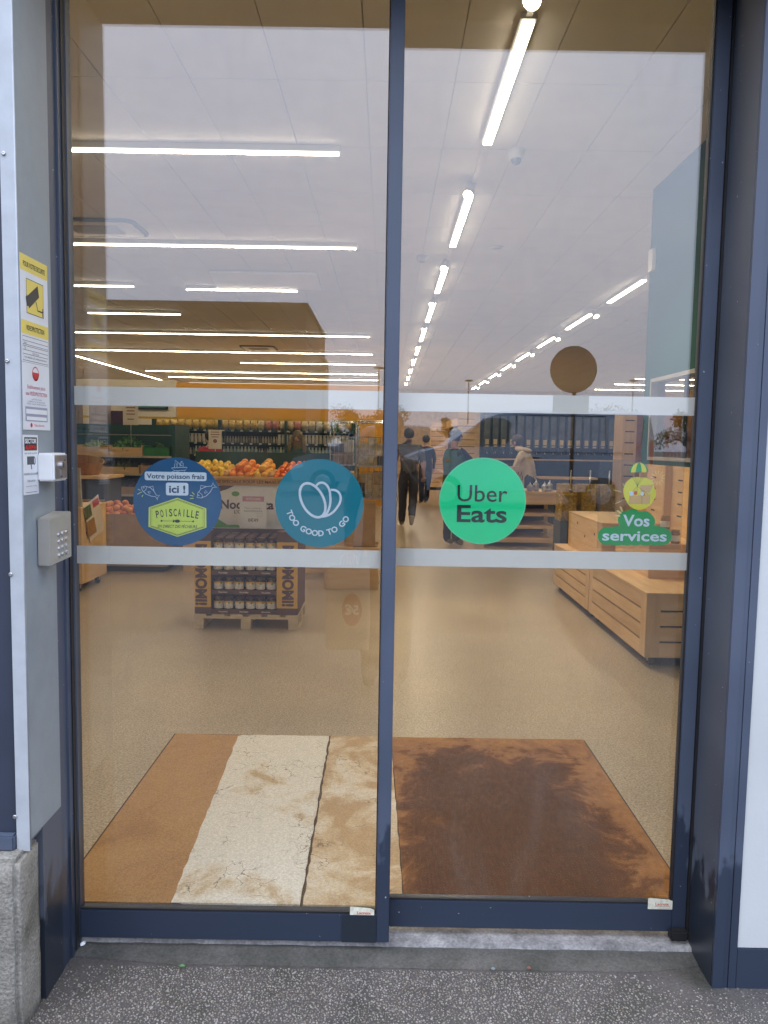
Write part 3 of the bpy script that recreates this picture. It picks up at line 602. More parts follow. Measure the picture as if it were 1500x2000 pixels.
# maker's labels at the foot of both panes
for nm, (a, b), y, lab in (('left', ((-.086, .114), (-.0125, .150)), LY, 'left'), ('right', ((.838, .122), (.914, .158)), RY, 'right')):
    d = thing('maker_label', f'small cream paper label at the bottom right of the {lab} glass pane', 'label', (a[0], y - .0006, a[1]), 'maker labels on the door glass')
    g = MB(); g.prism([(a[0], a[1]), (b[0], a[1]), (b[0], b[1] - .009), (b[0] - .012, b[1] - .004), (a[0] + .004, b[1]), (a[0], b[1] - .002)], (0, y - .0006, 0), X_, Z_, NY, .0004); g.build('paper', pbr('cream_paper', (.72, .70, .55), .7, var=.15, scale=60), d)
    g = MB(); letters(g, 'Lacroix', ((a[0] + b[0]) / 2 + .006, y - .0010, a[1] + .017), X_, Z_, .009, .042, .02); g.build('lettering', flat('red_lettering', (.55, .06, .03)), d)
    g = MB(); stroke(g, [(a[0] + .02, a[1] + .009), (b[0] - .006, a[1] + .009)], .0012, (0, y - .0010, 0), X_, Z_); stroke(g, [(a[0] + .03, a[1] + .004), (b[0] - .006, a[1] + .004)], .001, (0, y - .0010, 0), X_, Z_); g.build('small_print', flat('brown_print', (.3, .15, .1)), d)

# ------------------------------------------------------------------ notices on the jamb cover (facing +x)
JX = -.9146; JY = (0, 1, 0)
def jsign(name, label, y0, y1, z0, z1, mat, cat='notice', x=JX):
    d = thing(name, label, cat, (x, y0, z0)); B('plate', mat, d, x, x + .0012, y0, y1, z0, z1); return d
def jl(d, name, mat, fn, k=1):
    g = MB(); fn(g, (JX + .0012 + .0003 * k)); return g.build(name, mat, d)
NY0, NY1 = -.286, -.128; YW = NY1 - NY0; ym = (NY0 + NY1) / 2
NOTW = pbr('notice_white', (.80, .82, .84), .4, var=.03)
d = jsign('camera_notice', 'white and yellow video surveillance notice with black camera picture', NY0, NY1, 1.742, 2.008, NOTW)
YL2 = flat('notice_yellow', (.85, .68, .14))
rc = lambda g, x, a, b, c, e: poly(g, [(a, c), (b, c), (b, e), (a, e)], (x, 0, 0), JY, Z_)
jl(d, 'yellow_field', YL2, lambda g, x: (rc(g, x, NY0, NY1, 1.968, 2.008), rc(g, x, NY0, NY1, 1.812, 1.846), rc(g, x, NY0 + .032, NY1 - .028, 1.866, 1.951)))
def cam_draw(g, x):
    T = lambda p: (ym + p[0], 1.91 + p[1])
    poly(g, [T(p) for p in ((-.046, -.004), (.018, .034), (.026, .006), (-.034, -.032))], (x, 0, 0), JY, Z_); poly(g, [T(p) for p in ((-.052, -.006), (-.044, .002), (-.036, -.026), (-.046, -.028))], (x + .0001, 0, 0), JY, Z_)
    stroke(g, [T(p) for p in ((.006, -.008), (.016, -.03), (.046, -.03))], .004, (x, 0, 0), JY, Z_); stroke(g, [T(p) for p in ((.046, -.02), (.046, -.042))], .005, (x, 0, 0), JY, Z_)
    stroke(g, [(NY0 + .032, 1.866), (NY1 - .028, 1.866), (NY1 - .028, 1.951), (NY0 + .032, 1.951)], .002, (x, 0, 0), JY, Z_, True)
    letters(g, 'POUR VOTRE SECURITE', (x, ym, 1.986), JY, Z_, .0125, .125, .02); letters(g, 'VIDEOPROTECTION', (x, ym, 1.829), JY, Z_, .0125, .105, .02)
jl(d, 'camera_picture', INK, cam_draw, 2)
def form(g, x):
    stroke(g, [(NY0 + .006, 1.746), (NY1 - .006, 1.746), (NY1 - .006, 1.806), (NY0 + .006, 1.806)], .0012, (x, 0, 0), JY, Z_, True)
    for z in (1.795, 1.786, 1.782, 1.772, 1.762): stroke(g, [(NY0 + .006, z), (NY1 - .006, z)], .0011, (x, 0, 0), JY, Z_)
    letters(g, 'Nom', (x, NY0 + .02, 1.790), JY, Z_, .005); letters(g, 'Tel', (x, NY0 + .018, 1.777), JY, Z_, .005); letters(g, "Droit d'acces", (x, ym, 1.767), JY, Z_, .005); letters(g, 'Loi relative a la videoprotection', (x, ym, 1.755), JY, Z_, .005, .13)
jl(d, 'form_lines', INK, form)
d = jsign('placed_under_video_notice', 'white notice with red round badge, directly below the yellow camera notice', NY0, NY1, 1.571, 1.741, NOTW)
RED = flat('notice_red', (.62, .02, .03)); PINK = flat('notice_rose', (.55, .16, .2)); LILAC = flat('notice_lilac', (.36, .37, .47))
jl(d, 'badge', RED, lambda g, x: (stroke(g, disc(.018, 28, ym - .004, 1.716, .017), .003, (x, 0, 0), JY, Z_, True), poly(g, [(ym - .004 + .018 * math.cos(R(a)), 1.714 + .016 * math.sin(R(a))) for a in range(180, 361, 12)], (x, 0, 0), JY, Z_), rc(g, x + .0002, ym - .024, ym + .016, 1.712, 1.719)))
jl(d, 'heading', PINK, lambda g, x: (letters(g, 'Etablissement placé', (x, ym, 1.681), JY, Z_, .0095, .105, .01), letters(g, 'sous VIDÉOPROTECTION', (x, ym, 1.664), JY, Z_, .0095, .125, .02)))
jl(d, 'text_lines', flat('grey_print', (.25, .26, .3)), lambda g, x: [letters(g, t, (x, ym, z), JY, Z_, .0045, w_) for t, z, w_ in (('Loi 95-73 du 21 janvier', 1.650, .06), ('relative a la securite', 1.644, .1), ('Pour toute information', 1.638, .11))])
jl(d, 'field', LILAC, lambda g, x: rc(g, x, NY0 + .012, NY1 - .016, 1.593, 1.630)); jl(d, 'field_box', WHITE, lambda g, x: (rc(g, x, NY0 + .015, NY1 - .019, 1.612, 1.624), rc(g, x, NY0 + .018, NY1 - .022, 1.596, 1.605)), 2)
jl(d, 'footer_mark', RED, lambda g, x: (poly(g, disc(.006, 14, ym - .034, 1.583, .006), (x, 0, 0), JY, Z_), letters(g, 'Video Securite', (x, ym + .012, 1.583), JY, Z_, .006, .06)))
SY0, SY1 = -.291, -.206; sm = (SY0 + SY1) / 2
d = jsign('alarm_sticker', 'narrow white alarm sticker with black and red heading beside the key switch', SY0 + .0, SY1, 1.405, 1.558, NOTW, 'sticker')
jl(d, 'heading_field', INK, lambda g, x: rc(g, x, SY0 + .007, SY1 - .006, 1.518, 1.552)); jl(d, 'heading', WHITE, lambda g, x: letters(g, 'SECTOR', (x, sm, 1.5425), JY, Z_, .0115, .064, .03), 2); jl(d, 'heading_red', flat('bright_red', (.8, .03, .02)), lambda g, x: letters(g, 'ALARM+H', (x, sm, 1.5265), JY, Z_, .0115, .062, .03), 2)
def alarm(g, x):
    poly(g, [(sm - .022, 1.482), (sm + .018, 1.482), (sm + .018, 1.503), (sm - .022, 1.503)], (x, 0, 0), JY, Z_); stroke(g, [(sm + .018, 1.481), (sm + .024, 1.486), (sm + .024, 1.497), (sm + .018, 1.502)], .0035, (x, 0, 0), JY, Z_); stroke(g, [(sm, 1.482), (sm + .003, 1.470)], .005, (x, 0, 0), JY, Z_)
    letters(g, 'LIEU SOUS ALARME', (x, sm, 1.511), JY, Z_, .0035, .07); letters(g, 'PROPRIETE SOUS ALARME', (x, sm, 1.458), JY, Z_, .0055, .078); letters(g, '0 805 620 200', (x, sm, 1.440), JY, Z_, .005, .045); letters(g, 'intervention sur site', (x, sm, 1.427), JY, Z_, .003, .06); stroke(g, [(SY0 + .01, 1.411), (SY1 - .01, 1.411)], .0012, (x, 0, 0), JY, Z_)
jl(d, 'drawing', flat('charcoal_print', (.06, .065, .07)), alarm)
# key switch and keypad
ks = thing('key_switch', 'white plastic box with a metal key switch plate on the jamb', 'key switch', (-.9, -.17, 1.437))
B('housing', WHITEP, ks, -.9128, -.8695, -.214, -.124, 1.4375, 1.5115, bev=.004)
B('key_plate', STEEL, ks, -.8695, -.8683, -.208, -.130, 1.4435, 1.5055, bev=.0004)
g = MB(); g.tube([(-.8683, -.168, 1.478), (-.862, -.168, 1.478)], .011, 16); g.build('lock_barrel', STEEL, ks, smooth=False)
g = MB(); g.prism([(-.173, 1.452), (-.163, 1.452), (-.163, 1.478), (-.173, 1.478)], (-.866, 0, 0), JY, Z_, (1, 0, 0), .002); g.build('lock_cover', STEEL, ks)
B('key_slot', BLACK, ks, -.8622, -.8617, -.1695, -.1665, 1.472, 1.485)
for y, z in ((-.146, 1.492), (-.168, 1.449)): MB().box(-.8684, -.8679, y - .004, y + .004, z - .0012, z + .0012).build('screw_slot', BLACK, ks)
kp = thing('keypad', 'brushed steel door keypad with twelve round buttons below the key switch', 'keypad', (-.9, -.17, 1.21))
KPM = pbr('keypad_steel', (.46, .43, .37), .4, .4, var=.05, scale=14)
kv = [(-.9128, -.222, 1.214), (-.880, -.222, 1.214), (-.9128, -.222, 1.340), (-.880, -.222, 1.340), (-.9128, -.124, 1.226), (-.862, -.124, 1.226), (-.9128, -.124, 1.352), (-.862, -.124, 1.352)]
g = MB(); g.add(kv, [(0, 1, 3, 2), (4, 6, 7, 5), (0, 4, 5, 1), (2, 3, 7, 6), (0, 2, 6, 4), (1, 5, 7, 3)]); g.build('housing', KPM, kp, bev=.002)
for r_ in range(4):
    for c_ in range(3):
        ty = .40 + .17 * c_; y = -.222 + .098 * ty; x = -.880 + .018 * ty; z = 1.225 + .012 * ty + (3 - r_) * .0185 + .008
        g = MB(); g.tube([(x - .001, y, z), (x + .0042, y - .0006, z)], [.0062, .0052], 12); g.build('button', STEEL, kp, smooth=False)
# bits of litter on the strip
for nm, px, py, sz, mat, lab in (('paper_scrap', 162, 1842, (.010, .016), WHITE, 'torn white paper scrap lying by the left door corner'), ('green_scrap', 356, 1886, (.010, .005), flat('green_scrap', (.08, .20, .07)), 'tiny green plastic scrap at the edge of the paving'), ('leaf_scrap', 1033, 1890, (.008, .006), flat('rust_leaf', (.16, .06, .035)), 'small rust red leaf scrap on the concrete strip'), ('cigarette_end', 912, 1826, (.005, .011), flat('filter_tan', (.6, .5, .36)), 'tan cigarette end on the pale door sill'), ('foil_scrap', 963, 1892, (.006, .005), flat('foil_blue', (.16, .20, .20)), 'bluish foil scrap near the rust red leaf')):
    p = at_z(px, py, .012); g = MB(); k = 7; pts = [(p.x + sz[0] * random.uniform(.7, 1.1) * math.cos(a), p.y + sz[1] * random.uniform(.7, 1.1) * math.sin(a)) for a in (2 * math.pi * i / k for i in range(k))]
    g.add([(x, y, .012 + .002 * random.random()) for x, y in pts] + [(p.x, p.y, .0185)] + [(x, y, .0105) for x, y in pts], [(i, (i + 1) % k, k) for i in range(k)] + [(i, k + 1 + i, k + 1 + (i + 1) % k, (i + 1) % k) for i in range(k)]); tag(g.build(nm, mat), lab, 'litter')

# ================================================================== INTERIOR: mats in the entrance
MZ = FZ + .002
def slab(name, pts, mat, label, z=MZ, t=.006):
    g = MB(); n = len(pts); g.add([(x, y, z + t) for x, y in pts] + [(x, y, z - .001) for x, y in pts], [tuple(range(n))] + [(i, n + i, n + (i + 1) % n, (i + 1) % n) for i in range(n)]); return tag(g.build(name, mat), label, 'floor mat', 'worn mat sheets in the entrance')
def ragged(a, b, n, amp):
    return [(a[0] + (b[0] - a[0]) * i / n + (random.uniform(-amp, amp) if 0 < i < n else 0), a[1] + (b[1] - a[1]) * i / n + (random.uniform(-amp, amp) if 0 < i < n else 0)) for i in range(n + 1)]
tag(MB().box(-1.075, 1.058, .185, 1.705, FZ - .001, FZ + .0012).build('mat_well', pbr('mat_well_dark', (.10, .06, .03), .8)), 'dark shallow mat well around the entrance mat sheets', 'mat well')
slab('brown_mat', ragged((-1.065, .19), (-.65, .19), 6, .0) + ragged((-.65, .19), (-.70, 1.69), 26, .0)[1:] + ragged((-.70, 1.69), (-1.065, 1.69), 4, .002)[1:], stained('ochre_mat', (.52, .30, .12), (.40, .205, .07), (.48, .265, .10), 2.6, 9, .6, 0, (.42, .66), .5), 'ochre brown mat sheet at the left edge of the entrance', t=.004)
BEI = stained('peeling_beige_mat', (.87, .835, .76), (.62, .47, .29), (.79, .70, .56), 3.1, 8, .75, 9, (.55, .64), .6)
slab('beige_mat', ragged((-.681, .19), (-.2585, .19), 6, 0) + ragged((-.2585, .19), (-.270, 1.685), 40, .003)[1:] + [(-.30, 1.69)] + ragged((-.31, 1.69), (-.715, 1.685), 12, .003) + [(-.738, 1.665)] + ragged((-.737, 1.66), (-.682, .20), 30, .0035)[1:], BEI, 'cracked pale beige mat sheet between ochre sheet and the dark seam')
BEI2 = stained('stained_beige_mat', (.85, .79, .69), (.57, .39, .21), (.73, .59, .41), 2.3, 8, .75, 8, (.40, .54), .6)
slab('beige_mat', ragged((-.2485, .19), (.082, .19), 6, 0) + ragged((.082, .19), (.050, 1.69), 30, .002)[1:] + ragged((.05, 1.69), (-.262, 1.69), 8, .003)[1:] + ragged((-.260, 1.68), (-.2485, .20), 40, .003)[1:], BEI2, 'stained beige mat sheet behind the centre door stile')
def dark_mat():
    m, t, p, N, K = nodes('dark_wet_mat'); g = N('ShaderNodeNewGeometry'); sp = N('ShaderNodeSeparateXYZ'); K(g.outputs['Position'], sp.inputs[0])
    dx = N('ShaderNodeMath'); dx.operation = 'SUBTRACT'; dx.inputs[1].default_value = .5; K(sp.outputs['X'], dx.inputs[0])
    ax = N('ShaderNodeMath'); ax.operation = 'ABSOLUTE'; K(dx.outputs[0], ax.inputs[0])
    dy = N('ShaderNodeMath'); dy.operation = 'SUBTRACT'; dy.inputs[1].default_value = .72; K(sp.outputs['Y'], dy.inputs[0]); ay = N('ShaderNodeMath'); ay.operation = 'ABSOLUTE'; K(dy.outputs[0], ay.inputs[0])
    sy = N('ShaderNodeMath'); sy.operation = 'MULTIPLY'; sy.inputs[1].default_value = .52; K(ay.outputs[0], sy.inputs[0])
    mxn = N('ShaderNodeMath'); mxn.operation = 'MAXIMUM'; K(ax.outputs[0], mxn.inputs[0]); K(sy.outputs[0], mxn.inputs[1])
    a = N('ShaderNodeTexNoise'); a.inputs['Scale'].default_value = 4.2; a.inputs['Detail'].default_value = 10; a.inputs['Roughness'].default_value = .65; a.inputs['Distortion'].default_value = .7; K(g.outputs['Position'], a.inputs['Vector'])
    na = N('ShaderNodeMath'); na.operation = 'MULTIPLY_ADD'; na.inputs[1].default_value = .75; K(a.outputs['Fac'], na.inputs[0]); K(mxn.outputs[0], na.inputs[2])
    r = N('ShaderNodeValToRGB'); e = r.color_ramp.elements; e[0].position = .62; e[0].color = (.105, .036, .006, 1); e[1].position = .90; e[1].color = (.42, .20, .065, 1)
    for pos, c in ((.72, (.125, .045, .009)), (.775, (.22, .085, .021)), (.80, (.32, .145, .045))): q = e.new(pos); q.color = (*c, 1)
    K(na.outputs[0], r.inputs[0]); f = N('ShaderNodeTexNoise'); f.inputs['Scale'].default_value = 34; f.inputs['Detail'].default_value = 8; K(g.outputs['Position'], f.inputs['Vector'])
    mr = N('ShaderNodeMapRange'); mr.inputs['From Min'].default_value = .3; mr.inputs['From Max'].default_value = .7; mr.inputs['To Min'].default_value = .84; mr.inputs['To Max'].default_value = 1.14; K(f.outputs['Fac'], mr.inputs[0])
    hs = N('ShaderNodeHueSaturation'); K(mr.outputs[0], hs.inputs['Value']); K(r.outputs[0], hs.inputs['Color']); K(hs.outputs[0], p.inputs['Base Color'])
    p.inputs['Roughness'].default_value = .6; p.inputs['Specular IOR Level'].default_value = .1; return m
slab('brown_mat', ragged((.086, .19), (1.048, .19), 6, 0) + ragged((1.048, .19), (1.046, 1.70), 10, .001)[1:] + ragged((1.046, 1.70), (.054, 1.69), 14, .002)[1:], dark_mat(), 'dark wet brown mat sheet behind the right glass pane')

# ================================================================== INTERIOR: ceiling lights and fittings
LG = 'linear ceiling lights across the shop'
def strip_light(x0, x1, y0, y1, label, wd, group, z=3.93):
    d = thing('linear_light', label, 'ceiling light', ((x0 + x1) / 2, (y0 + y1) / 2, 4.0), group)
    if x1 - x0 > y1 - y0: a = (x0, x1, y0 - wd / 2, y0 + wd / 2)
    else: a = (x0 - wd / 2, x0 + wd / 2, y0, y1)
    B('housing', WHITEP, d, a[0] - .012, a[1] + .012, a[2] - .004, a[3] + .004, z + .02, 3.999); B('opal_side', OPAL, d, *a, z + .004, z + .0195); B('diffuser', LEDM, d, a[0] + .002, a[1] - .002, a[2] + .002, a[3] - .002, z + .0005, z + .0037)
    return d
nth = ['nearest', 'second', 'third', 'fourth', 'fifth', 'sixth', 'seventh', 'eighth', 'ninth', 'tenth', 'eleventh', 'twelfth', 'thirteenth']
rows = [(-3.9, -.43, 1.36), (-3.9, -.43, 4.49), (-4.9, -.41, 7.66), (-3.2, -1.45, 10.46), (-6.2, -3.99, 10.3), (-5.7, -3.95, 12.96), (-8.0, -.41, 15.7), (-8.42, -.40, 19.2), (-4.47, -.37, 22.0), (-8.37, -.35, 25.35), (-8.27, -.35, 27.85), (-8.19, -.34, 30.7)]  # first row is added above the view to light fronts facing the door
for i, (a, b, y) in enumerate(rows): strip_light(a, b, y, y, f'{nth[i - 1]} white linear light crossing the ceiling behind the left pane' if i else 'added white linear light over the entrance, out of view before the other rows', .05, LG)
strip_light(-9.0, -9.0, 20.6, 31, 'long white linear light running slantwise at the far left ceiling', .06, LG)
for i, y in enumerate((25.35, 27.85, 30.7)): strip_light(8.6, 12.4, y, y, f'{nth[i]} white linear light seen through the partition window', .06, LG)
TG = 'lights in the two tracks receding to the back'
def spot(x, y, label, sx=0, aim=None):
    d = thing('track_spotlight', label, 'spotlight', (x, y, 3.96), 'track spotlights')
    g = MB(); g.tube([(x, y, 3.99), (x + .01 * sx, y, 3.93)], .012, 8); g.build('stem', WHITEP, d, smooth=True)
    a = Vector((x, y, 3.95)); dv = Vector((.25 * sx, -.55, -.8)).normalized(); g = MB(); g.tube([a - dv * .02, a + dv * .12], [.042, .05], 18); g.build('barrel', WHITEP, d, smooth=False)
    g = MB(); g.tube([a + dv * .1205, a + dv * .124], .043, 18); g.build('lens', SPOTM, d)
    if aim:
        sp = bpy.data.lights.new('spot_beam', 'SPOT'); sp.energy = aim[3]; sp.color = (1, .84, .62); sp.spot_size = R(85); sp.spot_blend = .8; sp.shadow_soft_size = .04
        so_ = bpy.data.objects.new('spot_beam', sp); COL.objects.link(so_); so_.parent = d; q_ = a + dv * .135; so_.location = q_ - worg(d); so_.rotation_euler = (q_ - Vector(aim[:3])).to_track_quat('Z', 'Y').to_euler()
for tr, (tx, ys) in enumerate(((.77, [(.45, 1.3), (2.42, 4.26), (5.62, 7.55), (8.7, 10.5), (11.4, 13.5), (14.3, 16.4), (17.4, 19.2), (20.2, 22.0), (23.1, 24.8), (25.9, 27.6), (28.7, 30.2)]), (3.67, [(6.3, 8.1), (9.3, 11.1), (12.3, 14.15), (15.4, 17.2), (18.4, 20.3), (21.3, 23.2), (24.3, 26.2), (27.3, 29.2), (30.2, 32)]))):  # first left-track bar is added out of view for more light at the entrance
    side = 'left' if tr == 0 else 'right'
    tk = MB().box(tx - .018, tx + .018, 0.4 if tr == 0 else 6.2, 33, 3.975, 3.999).build('light_track', WHITEP); tag(tk, f'thin white {side} lighting track running along the ceiling to the back', 'light track')
    for i, (a, b) in enumerate(ys):
        strip_light(tx, tx, a, b, (f'{nth[i - (tr == 0)]} bright bar in the {side} track behind the right pane' if a > 1 else 'added short bright bar, out of view at the entrance end of the left track'), .07, TG, 3.945)
        if a > 1: spot(tx - .02, a - .32, f'{nth[i - (tr == 0)]} small spotlight in the {side} ceiling track', -1 if tr == 0 else 1, {(0, 1): (-.3, .8, 0, 120), (0, 2): (1.95, 3.9, .45, 320), (0, 3): (-1.1, 6.8, .9, 150), (0, 4): (2.0, 9.9, .6, 120)}.get((tr, i)))
d = thing('dome_camera', 'small grey dome camera on the ceiling right of the track', 'security camera', (1.04, 4.5, 4.0)); g = MB(); g.lathe([(.062, .0), (.07, .03), (.072, .075)], (1.04, 4.5, 3.924), 20); g.build('base', WHITEP, d, smooth=True); g = MB(); g.ball((1.04, 4.5, 3.925), (.045, .045, .05), 14, 8); g.build('dome', pbr('smoked_dome', (.1, .1, .11), .2), d, smooth=True)
for px, py, lab in ((825, 505, 'white smoke detector hanging from the ceiling left of the track'), (970, 487, 'flat round ceiling disc to the right of the smoke detector')):
    p = at_z(px, py, 3.97); d = thing('smoke_detector', lab, 'detector', (p.x, p.y, 4.0)); g = MB(); g.lathe([(.05, -.07 if py > 500 else -.02), (.075, -.03 if py > 500 else -.012), (.08, 0)], (p.x, p.y, 3.999), 18); g.build('body', pbr('detector_grey', (.55, .55, .56), .5), d, smooth=True)
    g = MB(); g.lathe([(.03, -.004), (.034, 0)], (p.x, p.y, 3.999 - (.07 if py > 500 else .02)), 14); g.build('sensor', pbr('sensor_grey', (.35, .35, .36), .5), d)
for x0, x1, y0, y1, lab in ((-3.9, -2.86, 6.72, 7.42, 'rounded air conditioning cassette in the ceiling at far left'), (-3.8, -2.9, 18.1, 19.0, 'distant air conditioning cassette between the far ceiling lights')):
    d = thing('air_cassette', lab, 'air conditioner', ((x0 + x1) / 2, (y0 + y1) / 2, 4.0)); cx, cy, w_, h_ = (x0 + x1) / 2, (y0 + y1) / 2, x1 - x0, y1 - y0
    g = MB(); g.prism(rrect(w_, h_, .12), (cx, cy, 3.968), X_, (0, -1, 0), (0, 0, -1), .03); g.build('rim', pbr('cassette_rim', (.17, .18, .2), .5), d)
    g = MB(); g.prism(rrect(w_ - .09, h_ - .09, .09), (cx, cy, 3.962), X_, (0, -1, 0), (0, 0, -1), .005); g.build('panel', WHITEP, d)
    g = MB(); g.prism(rrect(w_ * .55, h_ * .5, .02), (cx, cy, 3.957), X_, (0, -1, 0), (0, 0, -1), .004); g.build('grille', pbr('cassette_grille', (.42, .42, .42), .6), d)
d = thing('ceiling_hatch', 'pale flat panel hung just below the ceiling between light rows', 'ceiling panel', (-1.85, 10, 3.9)); g = MB(); g.add([(-2.58, 9.3, 3.955), (-1.03, 9.3, 3.955), (-1.06, 10.45, 3.955), (-2.72, 10.45, 3.955), (-2.58, 9.3, 3.99), (-1.03, 9.3, 3.99), (-1.06, 10.45, 3.99), (-2.72, 10.45, 3.99)], [(0, 3, 2, 1), (4, 5, 6, 7), (0, 1, 5, 4), (1, 2, 6, 5), (2, 3, 7, 6), (3, 0, 4, 7)]); g.build('panel', pbr('bright_white', (.88, .9, .9), .5, var=.02), d)
for x in (-2.4, -1.2): B('bracket', STEEL, d, x, x + .05, 9.7, 9.75, 3.985, 3.9995)

# ================================================================== INTERIOR: partitions
d = thing('green_partition', 'tall dark green partition wall with an internal window, right side', 'partition', (2.5, 3, FZ))
for a in ((2.5, 2.62, .22, 3.1, FZ, 3.999), (2.5, 2.62, 5.25, 5.46, FZ, 3.999), (2.5, 2.62, 3.1, 5.25, 2.2, 3.999), (2.5, 2.62, 3.1, 5.25, FZ, 1.44)): B('wall', GREENW, d, *a)
for a in ((2.485, 2.625, 3.1, 3.13, 1.44, 2.2), (2.485, 2.625, 5.22, 5.25, 1.44, 2.2), (2.485, 2.625, 3.13, 5.22, 2.165, 2.2), (2.485, 2.625, 3.13, 5.22, 1.44, 1.47)): B('window_frame', pbr('grey_window_frame', (.36, .36, .35), .5), d, *a)
B('window_pane', GLASS2, d, 2.55, 2.556, 3.13, 5.22, 1.47, 2.165)
for y in (3.8, 4.5): B('mullion', pbr('mullion_dark', (.06, .06, .07), .5), d, 2.535, 2.575, y, y + .025, 1.47, 2.165)
B('sign_plate', WHITEP, d, 2.47, 2.4995, 5.30, 5.42, 3.22, 3.42)
tag(MB().box(-5.1, .2, 17.0, 17.12, FZ, 2.95).build('partition_wall', ORANGE), 'ochre orange partition wall behind the tall shelving', 'partition')
tag(MB().box(-12.9, -5.11, 17.0, 17.12, FZ, 3.0).build('partition_wall', CREAM), 'cream partition wall at the far left of the shop', 'partition')
d = thing('framed_picture', 'dark framed picture hung high on the cream wall', 'picture', (-5.9, 16.98, 2.3)); B('frame', INK, d, -6.35, -5.3, 16.96, 16.998, 2.29, 2.7); B('picture_sheet', pbr('green_poster', (.05, .2, .12), .5), d, -6.31, -5.34, 16.952, 16.9595, 2.33, 2.66)
tag(MB().box(4.5, 12.9, 19, 19.12, FZ, 2.7).build('partition_wall', pbr('rust_wall', (.55, .2, .03), .6)), 'rust orange wall seen through the partition window', 'partition')

# ================================================================== INTERIOR: wooden furniture
def caster(p, x, y, z1, s=1.0):
    g = MB(); g.tube([(x - .016 * s, y, FZ + .042 * s), (x + .016 * s, y, FZ + .042 * s)], .042 * s, 16); w_ = g.build('caster', pbr('caster_rubber', (.03, .03, .035), .6), p, smooth=False)
    g = MB(); g.box(x - .024 * s, x - .019 * s, y - .012, y + .012, FZ + .03 * s, z1 - .001); g.box(x + .019 * s, x + .024 * s, y - .012, y + .012, FZ + .03 * s, z1 - .001); g.box(x - .024 * s, x + .024 * s, y - .02, y + .02, z1 - .004, z1 - .0005); g.build('fork', STEEL, w_)
def slat_side(p, axis, c, a0, a1, z0, z1, n, out, th=.018, stile=.10):
    """panel of n boards with dark open joints between two stiles; axis 'x': panel in the x-z plane at y=c, 'y': in the y-z plane at x=c"""
    def bx(nm, m, u0, u1, w0, w1, t0, t1):
        lo, hi = sorted((c + out * t0, c + out * t1)); return B(nm, m, p, u0, u1, lo, hi, w0, w1) if axis == 'x' else B(nm, m, p, lo, hi, u0, u1, w0, w1)
    bx('stile', WZ, a0, a0 + stile, z0, z1, 0, th); bx('stile', WZ, a1 - stile, a1, z0, z1, 0, th); h = (z1 - z0) / n; gp = .007
    for i in range(n): bx('board', WX if axis == 'x' else WY, a0 + stile + .0004, a1 - stile - .0004, z0 + i * h + (gp if i else 0), z0 + (i + 1) * h - (gp if i < n - 1 else 0), .0005, th - .0005)
def slat_bin(label, x0, x1, y0, y1, z0, z1, n=4, top=True, group='slatted pine produce stands', casters=True, stile=.10, name='produce_stand'):
    d = thing(name, label, 'produce stand', ((x0 + x1) / 2, (y0 + y1) / 2, FZ), group)
    slat_side(d, 'x', y0, x0, x1, z0, z1, n, 1, stile=stile); slat_side(d, 'y', x0, y0 + .0182, y1, z0, z1, n, 1, stile=stile); slat_side(d, 'y', x1, y0 + .0182, y1, z0, z1, n, -1, stile=stile); slat_side(d, 'x', y1, x0 + .0182, x1 - .0182, z0, z1, n, -1, stile=stile)
    B('inner_liner', DARKIN, d, x0 + .03, x1 - .03, y0 + .03, y1 - .03, z0 + .005, z1 - .03)
    if top: B('top_board', WY, d, x0 - .004, x1 + .004, y0 - .004, y1 + .004, z1 + .0005, z1 + .019, bev=.002)
    if casters:
        for x in (x0 + .07, x1 - .07):
            for y in (y0 + .08, y1 - .08): caster(d, x, y, z0)
    else: B('plinth', DARKIN, d, x0 + .04, x1 - .04, y0 + .04, y1 - .04, FZ, z0 + .004)
    return d
slat_bin('low slatted pine stand nearest the right glass pane, on casters', 1.82, 2.46, 3.1, 4.62, .10, .535, 4)
slat_bin('second low slatted pine stand behind the nearest one on the right', 1.82, 2.46, 4.645, 6.1, .10, .50, 4)
d = thing('step_box', 'plain pine step box standing on the nearest low stand', 'box', (2.2, 4.2, .556)); B('front_board', WX, d, 2.03, 2.455, 3.72, 3.738, .5555, .80); B('side_board', WY, d, 2.03, 2.048, 3.7385, 4.6, .5555, .80); B('top_board', WY, d, 2.025, 2.458, 3.716, 4.605, .8005, .818, bev=.002)
g = MB(); 
for (y, z) in ((3.95, .70), (4.3, .66)): tag(MB().box(2.0285, 2.0298, y, y + .03, z, z + .02).build('knot', DARKIN, d), kind='stuff')
d = thing('step_box', 'long pine step box on the farther low stand, with dark knots', 'box', (2.2, 5.3, .52)); B('front_board', WX, d, 1.94, 2.455, 4.72, 4.738, .5205, .86); B('side_board', WY, d, 1.94, 1.958, 4.7385, 6.0, .5205, .86); B('top_board', WY, d, 1.935, 2.458, 4.716, 6.005, .8605, .878, bev=.002)
for (y, z) in ((4.95, .74), (5.3, .68), (5.6, .78)): MB().box(1.9385, 1.9398, y, y + .03, z, z + .022).build('knot', DARKIN, d)
# tall slotted cabinet against the green wall
d = thing('tall_cabinet', 'tall pine cabinet with short slots below the partition window', 'cabinet', (2.44, 4, .82))
B('back_panel', WY, d, 2.462, 2.482, 3.2, 5.2, FZ, 1.40)
for i, y in enumerate((3.2, 3.85, 4.5, 5.15)): B('upright', WZ, d, 2.40, 2.4615, y, y + .04, .84 if i < 3 else .9, 1.40)
for y in (3.6, 4.25, 4.9):
    for z in (.98, 1.08, 1.18, 1.28): B('slot', DARKIN, d, 2.4605, 2.4618, y, y + .1, z, z + .012)
